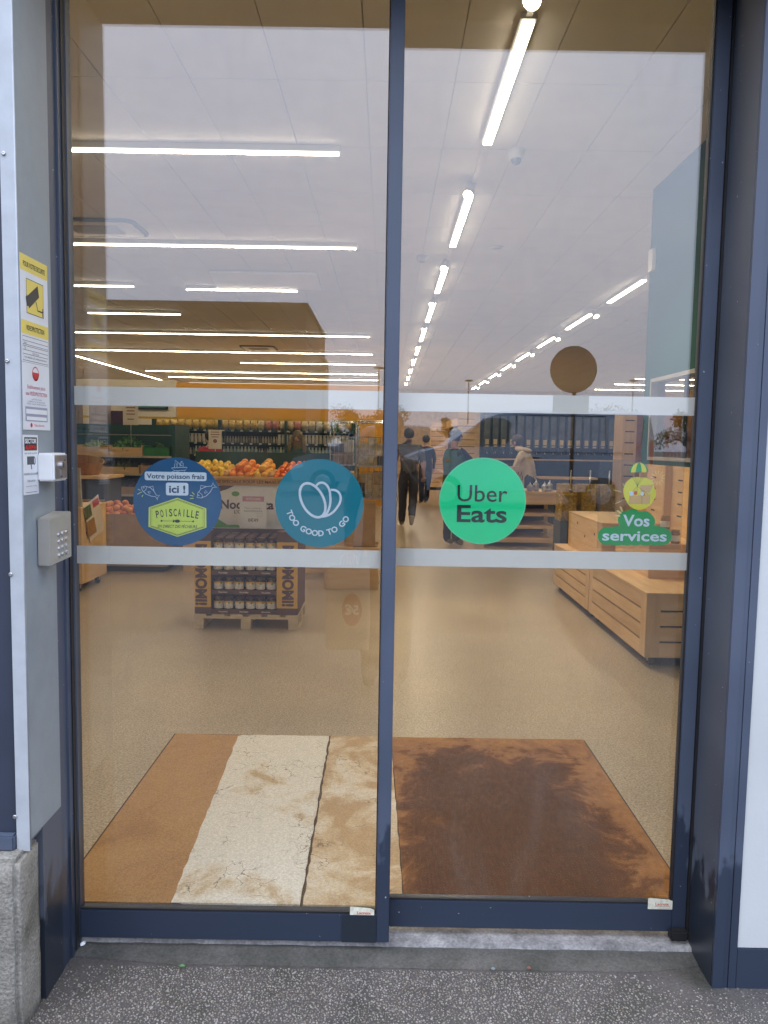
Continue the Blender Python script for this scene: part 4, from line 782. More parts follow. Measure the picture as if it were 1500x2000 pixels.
# honey jars on the step
def small_jar(label, x, y, z, group):
    d = thing('honey_jar', label, 'jar', (x, y, z), group); g = MB(); g.lathe([(.030, 0), (.034, .006), (.034, .075), (.028, .088)], (x, y, z), 16); g.build('body', pbr('honey', (.45, .24, .05), .15), d, smooth=True)
    g = MB(); g.lathe([(.031, .088), (.032, .090), (.032, .106), (.030, .108)], (x, y, z), 16); g.build('lid', pbr('gold_lid', (.6, .42, .15), .3, .7), d, smooth=True); g = MB(); g.lathe([(.0345, .018), (.0348, .02), (.0348, .062), (.0345, .064)], (x, y, z), 16); g.build('paper_label', WHITE, d, smooth=True)
small_jar('honey jar with gold lid, left one of two on the step box', 2.17, 3.80, .8185, 'honey jars on the step box'); small_jar('honey jar with gold lid beside the door frame on the step box', 2.255, 3.80, .8185, 'honey jars on the step box'); small_jar('honey jar stacked on top of the left honey jar', 2.17, 3.80, .928, 'honey jars on the step box')

# table with the olive cartons
d = thing('pine_table', 'open pine display table with three shelf rails carrying the olive cartons', 'table', (2.05, 9.9, FZ))
B('top', WX, d, 1.42, 2.66, 9.5, 10.5, .83, .87, bev=.003); B('apron', WX, d, 1.44, 2.64, 9.52, 9.545, .68, .8295)
for x in (1.45, 2.57):
    for y in (9.55, 10.42): B('leg', WZ, d, x, x + .06, y, y + .06, FZ, .8295 if y > 10 else .679)
for z in (.50, .31, .10): B('shelf', WX, d, 1.515, 2.565, 9.56, 10.4, z, z + .05 if z > .2 else z + .07)
B('back_panel', DARKIN, d, 1.47, 2.61, 10.44, 10.46, .12, .82)
def carton(label, x, y, z, w_, dp, h, mat, txt=None, cat='carton', group=None, name='carton'):
    d = thing(name, label, cat, (x, y, z), group); B('box', mat, d, x - w_ / 2, x + w_ / 2, y, y + dp, z, z + h, bev=.003); return d
d = carton('tan carton lettered for the olive bar, on the pine table', 1.96, 9.56, .8705, .25, .2, .37, pbr('tan_carton', (.62, .46, .28), .7))
g = MB(); letters(g, 'LE BAR À', (1.96, 9.559, 1.14), X_, Z_, .045, .19, .03); g.build('lettering', flat('brown_lettering', (.16, .06, .03)), d)
B('name_band', flat('brown_band', (.2, .06, .03)), d, 1.865, 2.06, 9.5582, 9.5598, 1.04, 1.11); g = MB(); letters(g, 'OLIVES', (1.962, 9.5575, 1.075), X_, Z_, .045, .17, .03); g.build('lettering', flat('tan_lettering', (.7, .55, .35)), d)
for x, z in ((1.93, .975), (2.01, .925), (1.955, 1.0)): g = MB(); poly(g, disc(.035, 18, 0, 0, .028), (x, 9.5590 - .0004 * (x > 1.94), z), Vector((.8, 0, .6)), Vector((-.6, 0, .8))); g.build('olive_picture', flat('olive_print', (.03, .045, .02)), d)
carton('large open tan carton behind the olive bar carton', 1.70, 9.85, .8705, .34, .3, .40, pbr('tan_carton2', (.55, .38, .22), .7))
for i, (x, y, h) in enumerate(((2.2, 9.7, .12), (2.3, 9.75, .16), (2.42, 9.7, .13), (2.52, 9.8, .15))):
    d = thing('olive_bowl', f'{nth[i]} steel lidded bowl on the pine table from the olive carton', 'bowl', (x, y, .8705), 'steel bowls on the pine table'); g = MB(); g.lathe([(.03, 0), (.045, .02), (.05, h * .6), (.048, h * .6 + .005), (.02, h * .85), (.008, h)], (x, y, .8705), 16); g.build('bowl', STEEL, d, smooth=True); g = MB(); g.ball((x, y, .8705 + h + .008), .011, 8, 6); g.build('knob', STEEL, d, smooth=True)

# ================================================================== INTERIOR: the spread display on its pallet
PX0, PX1, PY0, PY1 = -1.54, -.69, 4.02, 4.64
PALW = wood('pallet_wood_x', (.80, .66, .43), (.66, .52, .32), 0); PALY = wood('pallet_wood_y', (.80, .66, .43), (.66, .52, .32), 1)
d = thing('wooden_pallet', 'small pale wooden pallet under the brown spread display', 'pallet', (-1.115, 4.3, FZ))
for x in (PX0, -1.155, PX1 - .08):
    B('bottom_board', PALY, d, x, x + .08, PY0, PY1, FZ, FZ + .016)
    for y in (PY0, 4.28, PY1 - .09): B('block', PALY, d, x, x + .08, y, y + .09, FZ + .0165, FZ + .085)
for y in (PY0, 4.29, PY1 - .07): B('stringer', PALW, d, PX0, PX1, y, y + .07, FZ + .0855, FZ + .103)
for i in range(6): x = PX0 + i * (PX1 - PX0 - .1) / 5; B('deck_board', PALY, d, x, x + .10, PY0, PY1, FZ + .1035, FZ + .119)
BROWN = pbr('brown_carton', (.15, .07, .05), .6, var=.08); MUST = pbr('mustard_card', (.80, .47, .07), .6, var=.05); ZB = FZ + .1195
disp = thing('display_stand', 'brown and mustard cardboard display stand for jars on the pallet', 'display stand', (-1.115, 4.3, ZB))
for xa, xb in ((PX0 + .006, -1.40), (-.868, PX1 - .006)):
    B('corner_column', BROWN, disp, xa, xb, PY0 + .018, PY0 + .12, ZB, .83); B('mustard_panel', MUST, disp, xa + .0, xb - .002, PY0 + .0125, PY0 + .0175, .205, .745)
B('side_wall', BROWN, disp, PX0 + .006, PX0 + .012, PY0 + .1205, PY1 - .02, ZB, .80); B('side_wall', BROWN, disp, PX1 - .012, PX1 - .006, PY0 + .1205, PY1 - .02, ZB, .80); B('back_wall', BROWN, disp, PX0 + .0125, PX1 - .0125, PY1 - .03, PY1 - .02, ZB, .84)
for xc, sg in ((-1.478, 1), (-.775, 1)): g = MB(); letters(g, 'MIOMOMI!', (xc, PY0 + .0119, .47), (0, 0, -1), X_, .085, .50, .05); g.build('lettering', BROWN, disp)
LETB = flat('cream_lettering', (.75, .68, .6)); HZ = .16
for t in range(4):
    zt = ZB + t * HZ
    B('tray_base', BROWN, disp, -1.3985, -.8695, PY0 + .03, PY1 - .035, zt + .001, zt + .006); B('tray_lip', BROWN, disp, -1.3985, -.8695, PY0 + .024, PY0 + .0295, zt + .001, zt + .038)
    g = MB()
    for x in (-1.305, -1.135, -.955): letters(g, 'Nocciolata', (x, PY0 + .0236, zt + .020), X_, Z_, .013, .072, .03)
    g.build('tray_lettering', LETB, disp)
# header card
hd = thing('header_card', 'white brown and green printed header card above the jars', 'sign', (-1.115, 4.56, .8)); B('card', pbr('header_white', (.88, .86, .83), .5, var=.02), hd, -1.555, -.675, 4.50, 4.51, .80, 1.175); B('top_rail', pbr('kraft_rail', (.58, .32, .10), .6), hd, -1.565, -.665, 4.485, 4.512, 1.1755, 1.235)
g = MB(); letters(g, 'OFFRE SPÉCIALE POUR LES MAXI GOURMANDS', (-1.10, 4.4845, 1.205), X_, Z_, .026, .86, .02); g.build('rail_lettering', flat('dark_brown_print', (.12, .05, .02)), hd)
g = MB(); letters(g, 'Nocciolata', (-1.19, 4.4988, 1.01), X_, Z_, .075, .46, .03); letters(g, "L'ORIGINALE", (-1.18, 4.4988, .945), X_, Z_, .028, .24, .02); g.build('card_lettering', flat('plum_print', (.10, .035, .03)), hd)
g = MB(); poly(g, [(-1.55, 1.17), (-1.55, 1.06), (-1.50, 1.09), (-1.46, 1.06), (-1.42, 1.12), (-1.36, 1.14), (-1.30, 1.17)], (0, 4.4992, 0), X_, Z_); g.build('brown_drip', BROWN, hd)
g = MB(); poly(g, [(-1.55, .805), (-1.22, .805), (-1.27, .83), (-1.36, .83), (-1.44, .88), (-1.50, .92), (-1.55, .92)], (0, 4.4992, 0), X_, Z_); poly(g, disc(.035, 14, -1.29, 1.10, .022), (0, 4.4992, 0), X_, Z_); g.build('green_leaf', flat('leaf_green', (.12, .36, .03)), hd)
ps = thing('price_sign', 'white price sheet standing on the jars before the header card', 'price sign', (-1.11, 4.2, .85)); B('sheet', pbr('price_white', (.84, .84, .86), .35, var=.01), ps, -1.208, -.985, 4.25, 4.253, .835, 1.115)
g = MB(); g.box(-1.1, -1.09, 4.2535, 4.33, .833, .838); g.build('foot', STEEL, ps)
B('rose_banner', flat('rose_print', (.62, .26, .36)), ps, -1.185, -1.005, 4.2490, 4.2497, 1.055, 1.098); g = MB(); letters(g, 'PETITS PLANS', (-1.095, 4.2485, 1.076), X_, Z_, .02, .12, .02); g.build('banner_lettering', WHITE, ps)
g = MB(); letters(g, 'Pâte à tartiner', (-1.095, 4.2495, 1.0), X_, Z_, .016, .14); letters(g, 'NOCCIOLATA', (-1.095, 4.2495, .975), X_, Z_, .016, .15, .01); letters(g, '8€49', (-1.095, 4.2495, .90), X_, Z_, .028, .085, .02); g.build('price_lettering', flat('grey_lettering', (.2, .2, .22)), ps)
g = MB(); stroke(g, [(-1.06, .93), (-1.02, .93), (-1.02, .955), (-1.06, .955)], .003, (0, 4.2495, 0), X_, Z_, True); g.build('tick_box', flat('rose_print2', (.6, .4, .45)), ps)
# jars
JG = 'jars of brown spread on the display stand'
def jar(label):
    d = thing('spread_jar', label, 'jar', (0, 0, 0), JG)
    g = MB(); g.lathe([(.034, 0), (.0395, .005), (.0395, .100), (.035, .112), (.031, .116)], (0, 0, 0), 16); g.build('body', pbr('chocolate_in_glass', (.055, .022, .012), .12, spec=.7), d, smooth=True, local=True)
    g = MB(); g.lathe([(.035, .1165), (.037, .118), (.037, .136), (.035, .139)], (0, 0, 0), 16); g.build('lid', pbr('brown_lid', (.13, .06, .04), .3), d, smooth=True, local=True)
    def band(z0, z1, a0, a1, r, n=9):
        m_ = MB(); v = []
        for i in range(n + 1):
            a = R(a0 + (a1 - a0) * i / n); v += [(r * math.cos(a), r * math.sin(a), z0), (r * math.cos(a), r * math.sin(a), z1)]
        return m_.add(v, [(2 * i, 2 * i + 2, 2 * i + 3, 2 * i + 1) for i in range(n)])
    lb = band(.036, .096, 185, 355, .0401, 14).build('paper_label', pbr('label_white', (.90, .88, .82), .5, var=.1, scale=70, col2=(.62, .54, .44)), d, smooth=True, local=True)
    band(.082, .0965, 185, 355, .0404, 14).build('label_band', flat('label_orange', (.85, .48, .06)), lb, smooth=True, local=True)
    band(.076, .092, 285, 305, .0407).build('label_leaf', flat('label_green', (.10, .28, .03)), lb, smooth=True, local=True)
    return d
tiers = ['bottom', 'second', 'third', 'top']; J0 = None
for t in range(4):
    n = 6
    for i in range(n):
        for r_ in range(2 if t < 3 else 4):
            x = -1.352 + i * .0872 + random.uniform(-.003, .003); y = PY0 + .075 + r_ * .098; z = ZB + t * HZ + .0065
            if t == 3: z -= .0
            lab = f'spread jar in the {tiers[t]} tray of the brown display' if r_ == 0 else f'spread jar behind the front row in the {tiers[t]} tray'
            if J0 is None: J0 = jar(lab); J0.location = (x, y, z); J0.rotation_euler.z = random.uniform(-.5, .5)
            else: copy_tree(J0, None, (x, y, z), random.uniform(-.45, .45), lab)
# ------------------------------------------------------------------ fruit
def fruit_mesh(name, mat, r, sq=.93, tip=0):
    g = MB(); g.ball((0, 0, 0), (r, r, r * sq), 12, 8); vs = []
    for x, y, z in g.v:
        q = math.hypot(x, y); k = 1 - .12 * max(0, 1 - q / (r * .5)) * (z > 0)
        vs.append((x, y, z * k + (tip * r * (1 if z > 0 else -1) * max(0, 1 - q / (r * .45)))))
    g.v = vs; return g.mesh(name, mat, True)
PEACH = fruit_mesh('peach', randcol('peach_skin', [(.72, .30, .05), (.50, .07, .04), (.80, .42, .08), (.60, .14, .06), (.78, .36, .12)], .5), .042)
LEMON = fruit_mesh('lemon', randcol('lemon_skin', [(.82, .56, .03), (.78, .46, .02), (.86, .64, .06)], .4), .036, 1.1, .25)
ORNG = fruit_mesh('orange', randcol('orange_skin', [(.85, .28, .012), (.80, .22, .01), (.88, .36, .02)], .4), .044)
MAND = fruit_mesh('mandarin', randcol('mandarin_skin', [(.82, .20, .01), (.78, .15, .01), (.85, .27, .02)], .4), .033, .85)
YGRP = fruit_mesh('grapefruit', randcol('grapefruit_skin', [(.84, .44, .04), (.86, .38, .03), (.8, .5, .06)], .4), .047)
def heap(name, me, x0, x1, y0, y1, zf, st, label, group, mound=.05, layers=2, cat=None):
    k = 0
    for l in range(layers):
        m_ = l * st * .6
        yy = y0 + m_ + st / 2
        while yy < y1 - m_:
            xx = x0 + m_ + st / 2
            while xx < x1 - m_:
                if not (l == layers - 1 and random.random() < .3):
                    o = link(name, me); z = zf(xx, yy) + st * .45 + l * st * .62 + mound * (1 - ((xx - (x0 + x1) / 2) / ((x1 - x0) / 2)) ** 2) * .6
                    o.location = (xx + random.uniform(-.12, .12) * st, yy + random.uniform(-.12, .12) * st, z + random.uniform(-.1, .1) * st); o.rotation_euler = (random.uniform(-.6, .6), random.uniform(-.6, .6), random.uniform(0, 6)); tag(o, label, cat or name, group); k += 1
                xx += st
            yy += st
    return k
# wheeled stand at the far left and the peach box behind it
slat_bin('slatted pine stand with casters at the left edge, poster propped on it', -3.75, -2.98, 5.42, 6.1, .12, .86, 3, group='slatted pine produce stands')
d = thing('tilted_board', 'grey brown tilted board standing on the left pine stand', 'board', (-3.2, 5.6, .88)); g = MB(); g.add([(-3.7, 5.46, .881), (-2.99, 5.46, .881), (-3.06, 5.60, 1.26), (-3.7, 5.60, 1.26), (-3.7, 5.49, .881), (-2.99, 5.49, .881), (-3.06, 5.63, 1.26), (-3.7, 5.63, 1.26)], [(0, 1, 2, 3), (4, 7, 6, 5), (0, 4, 5, 1), (1, 5, 6, 2), (2, 6, 7, 3), (3, 7, 4, 0)]); g.build('panel', pbr('kraft_grey', (.36, .31, .24), .7), d); g = MB(); stroke(g, [(-3.6, 1.10), (-3.06, 1.10)], .012, (0, 5.535, 0), X_, Z_); g.build('fold_line', INK, d)
d = thing('peach_box', 'large cardboard box heaped with peaches behind the left pine stand', 'box', (-3.2, 7, FZ)); B('pallet_foot', DARKIN, d, -3.75, -2.55, 6.75, 7.55, FZ, .1); B('front_side', CARD, d, -3.80, -2.50, 6.70, 6.712, .10, .70); B('back_side', CARD, d, -3.80, -2.50, 7.588, 7.60, .10, .72); B('side', CARD, d, -3.80, -3.788, 6.7125, 7.5875, .10, .70); B('side', CARD, d, -2.512, -2.50, 6.7125, 7.5875, .10, .70); B('inner_floor', CARD, d, -3.787, -2.513, 6.7125, 7.5875, .58, .60)
heap('peach', PEACH, -3.76, -2.53, 6.73, 7.30, lambda x, y: .60 + (y - 6.7) * .12, .088, 'ripe red and yellow peach heaped in the cardboard box', 'peaches heaped in the box', .05, 2)
d = thing('leaning_poster', 'tilted white and green produce poster on the left pine stand', 'poster', (-2.96, 5.6, .55)); u_ = Vector((.18, .98, 0)).normalized()
def lp(a, b): return Vector((-2.974, 5.46, .62)) + Vector((0, 1, 0)) * a + Vector((0, 0, 1)) * b
pts = [lp(0, 0), lp(.42, -.16), lp(.50, .02) + Vector((.0, 0, .0)), lp(.36, .25), lp(0, .20)]
g = MB(); n5 = 4; q4 = [lp(.16, -.10), lp(.56, -.02), lp(.40, .36), lp(.0, .26)]; g.add([p + Vector((.004, 0, 0)) for p in q4] + [p for p in q4], [(0, 1, 2, 3), (7, 6, 5, 4), (0, 4, 5, 1), (1, 5, 6, 2), (2, 6, 7, 3), (3, 7, 4, 0)]); g.build('sheet', pbr('poster_white', (.72, .66, .58), .5, var=.05), d)
g = MB(); g.add([p + Vector((.006, 0, 0)) for p in (lp(.05, .12), lp(.22, .16), lp(.17, .28), lp(.01, .25))], [(0, 1, 2, 3)]); g.build('green_picture', pbr('poster_green', (.09, .16, .04), .5, var=.4, scale=30), d)
g = MB(); g.add([p + Vector((.006, 0, 0)) for p in (lp(.25, .23), lp(.42, .26), lp(.39, .33), lp(.22, .30))], [(0, 1, 2, 3)]); g.build('red_block', flat('poster_red', (.5, .04, .05)), d)
g = MB(); g.add([p + Vector((.006, 0, 0)) for p in (lp(.10, -.06), lp(.34, -.02), lp(.27, .14), lp(.06, .10))], [(0, 1, 2, 3)]); g.build('orange_picture', pbr('poster_ochre', (.42, .20, .05), .5, var=.2, scale=20), d)
# wicker bread basket on a dark counter
d = thing('dark_counter', 'dark counter with wooden top behind the peach box at far left', 'counter', (-4.4, 8.3, FZ)); B('body', pbr('counter_dark', (.05, .045, .055), .6), d, -5.4, -3.75, 8.2, 8.9, FZ, 1.02); B('top', WX, d, -5.45, -3.72, 8.15, 8.95, 1.0205, 1.06, bev=.004); B('shelf_edge', pbr('tan_edge', (.45, .33, .2), .6), d, -5.4, -3.74, 8.17, 8.199, .72, .75)
d = thing('bread_basket', 'brown curved bread basket on the dark counter', 'basket', (-4.3, 8.5, 1.06)); g = MB(); v = []; f = []; n = 26
for i in range(n):
    a = 2 * math.pi * i / n; ca, sa = math.cos(a), math.sin(a); hh = .17 + .10 * max(0, sa)
    v += [(-4.35 + .42 * ca, 8.5 + .24 * sa, 1.0605), (-4.35 + .50 * ca, 8.5 + .30 * sa, 1.0605 + hh), (-4.35 + .485 * ca, 8.5 + .285 * sa, 1.0605 + hh), (-4.35 + .40 * ca, 8.5 + .22 * sa, 1.075)]
for i in range(n):
    for k in range(3): f.append((4 * i + k, 4 * ((i + 1) % n) + k, 4 * ((i + 1) % n) + k + 1, 4 * i + k + 1))
f.append(tuple(4 * i + 3 for i in range(n))); f.append(tuple(4 * i for i in range(n - 1, -1, -1))); g.add(v, f); g.build('wicker', pbr('wicker_brown', (.34, .14, .04), .6, var=.25, scale=60), d, smooth=False)
for i in range(9):
    x = -4.62 + i * .068; g = MB(); g.ball((0, 0, 0), (.032, .11, .03), 10, 7, .04); me = g.mesh('bread_loaf', pbr('bread_crust', (.55, .32, .10), .7, var=.3, scale=30), True); o = link('bread_loaf', me); o.location = (x, 8.47, 1.15 + .03 * (i % 2)); o.rotation_euler = (0, .0, random.uniform(-.5, .5)); tag(o, 'small golden bread loaf lying in the brown basket', 'bread', 'loaves in the bread basket')
# green chilled shelf with crates
d = thing('produce_shelf', 'dark green produce shelf unit holding crates, behind the bread basket', 'shelf', (-4.3, 10.5, FZ)); B('body', GREENS, d, -5.6, -3.30, 10.75, 11.0, FZ, 1.80); B('end_panel', GREENS, d, -3.36, -3.30, 10.1, 10.7495, FZ, 1.80); B('end_panel', pbr('teal_panel', (.02, .10, .11), .5), d, -4.95, -4.9, 10.1, 10.7495, FZ, 1.70)
for z in (1.27, .99, .66): B('shelf', pbr('cream_shelf_edge', (.55, .50, .38), .5), d, -4.8995, -3.3605, 10.1, 10.7495, z, z + .03)
B('top_rail', STEEL, d, -4.8995, -3.3605, 10.3, 10.33, 1.62, 1.635)
def crate(label, x0, x1, y0, y1, z0, h, mat, group='crates on the green produce shelf'):
    d = thing('crate', label, 'crate', ((x0 + x1) / 2, (y0 + y1) / 2, z0), group)
    for a in ((x0, x1, y0, y0 + .012), (x0, x1, y1 - .012, y1)): B('long_side', mat, d, *a, z0 + .0005, z0 + h)
    for a in ((x0, x0 + .012), (x1 - .012, x1)): B('short_side', mat, d, *a, y0 + .0125, y1 - .0125, z0 + .0005, z0 + h * 1.25)
    B('base', mat, d, x0 + .0125, x1 - .0125, y0 + .0125, y1 - .0125, z0 + .0005, z0 + .012); return d
crate('wooden crate at the left of the upper produce shelf', -4.85, -4.36, 10.12, 10.6, 1.30, .13, WX); crate('wooden crate full of green herbs on the upper produce shelf', -4.34, -3.83, 10.12, 10.6, 1.30, .13, WX); crate('green plastic crate at the right of the upper produce shelf', -3.81, -3.40, 10.12, 10.6, 1.30, .13, pbr('crate_green', (.02, .20, .04), .5)); crate('pale crate on the lower produce shelf at right', -3.85, -3.42, 10.12, 10.6, 1.02, .13, CARD); crate('pale shallow crate in the middle of the lower produce shelf', -4.5, -3.88, 10.12, 10.6, 1.02, .10, WX)
def leafheap(name, label, c, r, n, cols, group=None):
    g = MB()
    for i in range(n):
        a = random.uniform(0, 6.28); q = math.sqrt(random.random()); p = Vector((c[0] + r[0] * q * math.cos(a), c[1] + r[1] * q * math.sin(a), c[2] + r[2] * random.random() * (1.1 - q * q))); u = Vector((random.uniform(-1, 1), random.uniform(-1, 1), random.uniform(-.2, 1))).normalized(); w_ = u.orthogonal().normalized(); l = random.uniform(.05, .09)
        g.add([p, p + u * l * .5 + w_ * l * .28, p + u * l, p + u * l * .5 - w_ * l * .28], [(0, 1, 2, 3)])
    o = g.build(name, randcol(name + '_leaf', cols, .5, island=True)); return tag(o, label, 'greens', group)
leafheap('herb_bunch', 'bunch of fresh green herbs spilling from the wooden crate', (-4.08, 10.3, 1.36), (.25, .17, .22), 420, [(.02, .10, .02), (.05, .20, .04), (.09, .28, .05)])
leafheap('lettuce_heap', 'pale green leafy heap in the lower shallow crate', (-4.15, 10.32, 1.06), (.27, .18, .13), 260, [(.12, .18, .06), (.25, .27, .12), (.06, .10, .03)])
for k_, (xa, xb, cn) in enumerate(((-4.86, -4.4, 'left'), (-4.38, -3.9, 'middle'), (-3.88, -3.42, 'right'))):
    crate(f'open crate of greens at the {cn} of the lowest produce shelf', xa, xb, 10.12, 10.6, .69, .12, WX if k_ != 1 else CARD)
    leafheap('greens_heap', f'heap of leafy greens in the {cn} crate of the lowest produce shelf', ((xa + xb) / 2, 10.33, .74), (.20, .18, .16), 240, [[(.03, .12, .02), (.07, .22, .05), (.12, .30, .07)], [(.10, .05, .06), (.16, .10, .07), (.06, .12, .03)], [(.16, .24, .06), (.25, .32, .10), (.08, .16, .04)]][k_])
leafheap('salad_heap', 'pale salad leaves filling the left crate of the upper produce shelf', (-4.6, 10.32, 1.36), (.22, .18, .15), 260, [(.14, .24, .05), (.24, .34, .09), (.08, .18, .04)])
leafheap('bean_heap', 'dark green leaves under film in the green plastic crate', (-3.6, 10.32, 1.34), (.18, .18, .13), 220, [(.03, .10, .03), (.06, .16, .05), (.10, .22, .08)])
d = thing('shelf_sign', 'white paper sign with rose lettering above the green produce shelf', 'sign', (-4.0, 10.2, 1.8)); B('sheet', pbr('sign_paper', (.74, .70, .60), .5, var=.02), d, -4.13, -3.89, 10.15, 10.155, 1.78, 2.10); g = MB()
for z, wd in ((2.05, .15), (2.00, .12), (1.95, .14), (1.87, .10)): stroke(g, [(-4.01 - wd / 2, z), (-4.01 + wd / 2, z)], .018, (0, 10.1495, 0), X_, Z_)
g.build('lettering', flat('rose_brown', (.35, .14, .14)), d); B('post', STEEL, d, -4.015, -4.005, 10.156, 10.166, 1.30, 2.0)
for i, (x, w_, h, c, lab) in enumerate(((-5.2, .25, .42, (.35, .28, .26), 'pale mauve carton standing on top of the produce shelf'), (-4.75, .3, .34, (.42, .36, .34), 'beige carton on top of the produce shelf beside the mauve one'), (-4.4, .28, .22, (.07, .03, .08), 'dark plum packet box on top of the produce shelf'))):
    carton(lab, x, 10.78, 1.8005, w_, .2, h, pbr('shelf_top_carton%d' % i, c, .6), name='shelf_carton')

# citrus display behind the spread stand
d = thing('citrus_stand', 'sloping pine display stand holding citrus crates', 'display stand', (-1.3, 6.9, FZ)); B('body', WX, d, -2.35, -.40, 6.85, 7.5, FZ, 1.10); g = MB(); g.add([(-2.37, 6.80, 1.10), (-.38, 6.80, 1.10), (-.38, 7.55, 1.21), (-2.37, 7.55, 1.21), (-2.37, 6.80, 1.06), (-.38, 6.80, 1.06), (-.38, 7.55, 1.06), (-2.37, 7.55, 1.06)], [(0, 1, 2, 3), (4, 7, 6, 5), (0, 4, 5, 1), (1, 5, 6, 2), (2, 6, 7, 3), (3, 7, 4, 0)]); g.build('sloped_top', WX, d); B('front_lip', WX, d, -2.37, -.38, 6.775, 6.798, 1.04, 1.15); B('back_board', GREENS, d, -2.37, -.38, 7.56, 7.6, 1.0, 1.42)
for x in (-2.37, -1.86, -1.34, -.86, -.40): MB().box(x, x + .018, 6.80, 7.54, 1.16, 1.21).build('divider', WY, d)
sl_ = lambda x, y: 1.10 + (y - 6.8) * .147
heap('lemon', LEMON, -2.34, -1.87, 6.82, 7.5, sl_, .082, 'yellow lemon heaped in the left citrus compartment', 'lemons on the citrus stand', .02, 2)
heap('orange', ORNG, -1.83, -1.53, 6.82, 7.5, sl_, .096, 'orange heaped in the middle citrus compartment', 'oranges on the citrus stand', .015, 2)
heap('grapefruit', YGRP, -1.53, -1.35, 6.82, 7.5, sl_, .092, 'yellow orange grapefruit piled beside the oranges', 'grapefruits on the citrus stand', .03, 3)
heap('mandarin', MAND, -1.31, -.88, 6.82, 7.5, sl_, .078, 'deep orange mandarin in the right citrus compartment', 'mandarins on the citrus stand', .02, 2)
crate('brown wooden crate at the right end of the citrus stand', -.83, -.44, 6.85, 7.4, 1.19, .11, wood('dark_crate', (.25, .15, .07), (.16, .09, .04), 0), 'wooden crates')

# tall green shelving with bottles and packets
gs = thing('bottle_shelving', 'long dark green shelving full of bottles before the ochre wall', 'shelving', (-3.2, 15.6, FZ)); B('back', GREENS, gs, -5.3, -.7, 16.2, 16.3, FZ, 2.02); B('top_rail', pbr('yellow_rail', (.72, .46, .03), .5), gs, -7.6, -.5, 16.05, 16.1, 2.04, 2.09)
for z in (.95, 1.22, 1.49, 1.78): B('shelf', GREENS, gs, -5.3, -.7, 15.6, 16.1995, z, z + .03)
for x in (-5.3, -3.8, -2.3, -.75): B('upright', GREENS, gs, x, x + .05, 15.62, 16.1995, FZ, 2.03)
def bottle_mesh(name, r, h, neck, mat): g = MB(); g.lathe([(r * .9, 0), (r, .008), (r, h * .62), (neck, h * .80), (neck, h * .93), (neck * 1.25, h * .935), (neck * 1.25, h)], (0, 0, 0), 10); return g.mesh(name, mat, True)
BT = [bottle_mesh('shampoo_bottle', .036, .20, .03, randcol('white_bottles', [(.70, .68, .58), (.60, .62, .55), (.72, .66, .45)], .3)), bottle_mesh('lotion_bottle', .034, .19, .02, randcol('green_bottles', [(.30, .48, .42), (.55, .60, .50), (.20, .36, .33)], .3)), bottle_mesh('dropper_bottle', .024, .15, .014, randcol('small_bottles', [(.35, .36, .30), (.5, .46, .36), (.12, .14, .1)], .3))]
tagm = MB().box(-.03, .03, -.002, .002, 0, .035).mesh('price_tag', pbr('tag_white', (.72, .72, .64), .5))
for zi, z in enumerate((1.25, 1.52, 1.81)):
    x = -5.2; lvl = ['lower', 'middle', 'upper'][zi]; kind = 0
    while x < -.85:
        if random.random() < .12: kind = random.randrange(3)
        if zi < 2:
            o = link(BT[kind].name, BT[kind]); o.location = (x, 15.68 + random.uniform(0, .02), z + .0005); o.rotation_euler.z = random.uniform(0, 6)
            tag(o, [f'white cosmetic bottle on the {lvl} green shelf', f'greenish lotion bottle on the {lvl} green shelf', f'small dark dropper bottle on the {lvl} green shelf'][kind], 'bottle', f'bottles on the {lvl} green shelf')
            x += (.085, .08, .062)[kind]
        else: x += .5
    x = -5.15
    while x < -.8: o = link('price_tag', tagm, gs); o.location = Vector((x, 15.597, z - .036)) - worg(gs); x += .21
pm = []
for i, c in enumerate([(.72, .50, .12), (.70, .55, .30), (.62, .25, .20), (.70, .68, .60), (.25, .42, .22)]):
    g = MB(); v = []; n = 8
    for k in range(n + 1):
        t = k / n; w_ = .075 * (1 - .25 * (abs(t - .5) * 2) ** 3); th = .045 * math.sin(math.pi * t) + .004; v += [(-w_, -th, t * .22), (w_, -th, t * .22), (w_, th, t * .22), (-w_, th, t * .22)]
    f = [(0, 3, 2, 1), (4 * n, 4 * n + 1, 4 * n + 2, 4 * n + 3)]
    for k in range(n):
        for j in range(4): f.append((4 * k + j, 4 * k + (j + 1) % 4, 4 * k + 4 + (j + 1) % 4, 4 * k + 4 + j))
    g.add(v, f); pm.append((g.mesh('snack_packet', pbr('packet%d' % i, c, .3, var=.2, scale=25), True), ['gold', 'tan', 'reddish', 'white', 'green'][i]))
x = -5.15; k = 0
while x < -.85:
    me, cn = pm[(0 if x < -3 else random.choice((1, 2, 3, 1, 4)))]; o = link('snack_packet', me); o.location = (x, 15.72, 1.8105); o.rotation_euler.z = random.uniform(-.2, .2); tag(o, f'{cn} snack packet standing on the top green shelf', 'packet', f'{cn} packets on the top green shelf'); x += .165

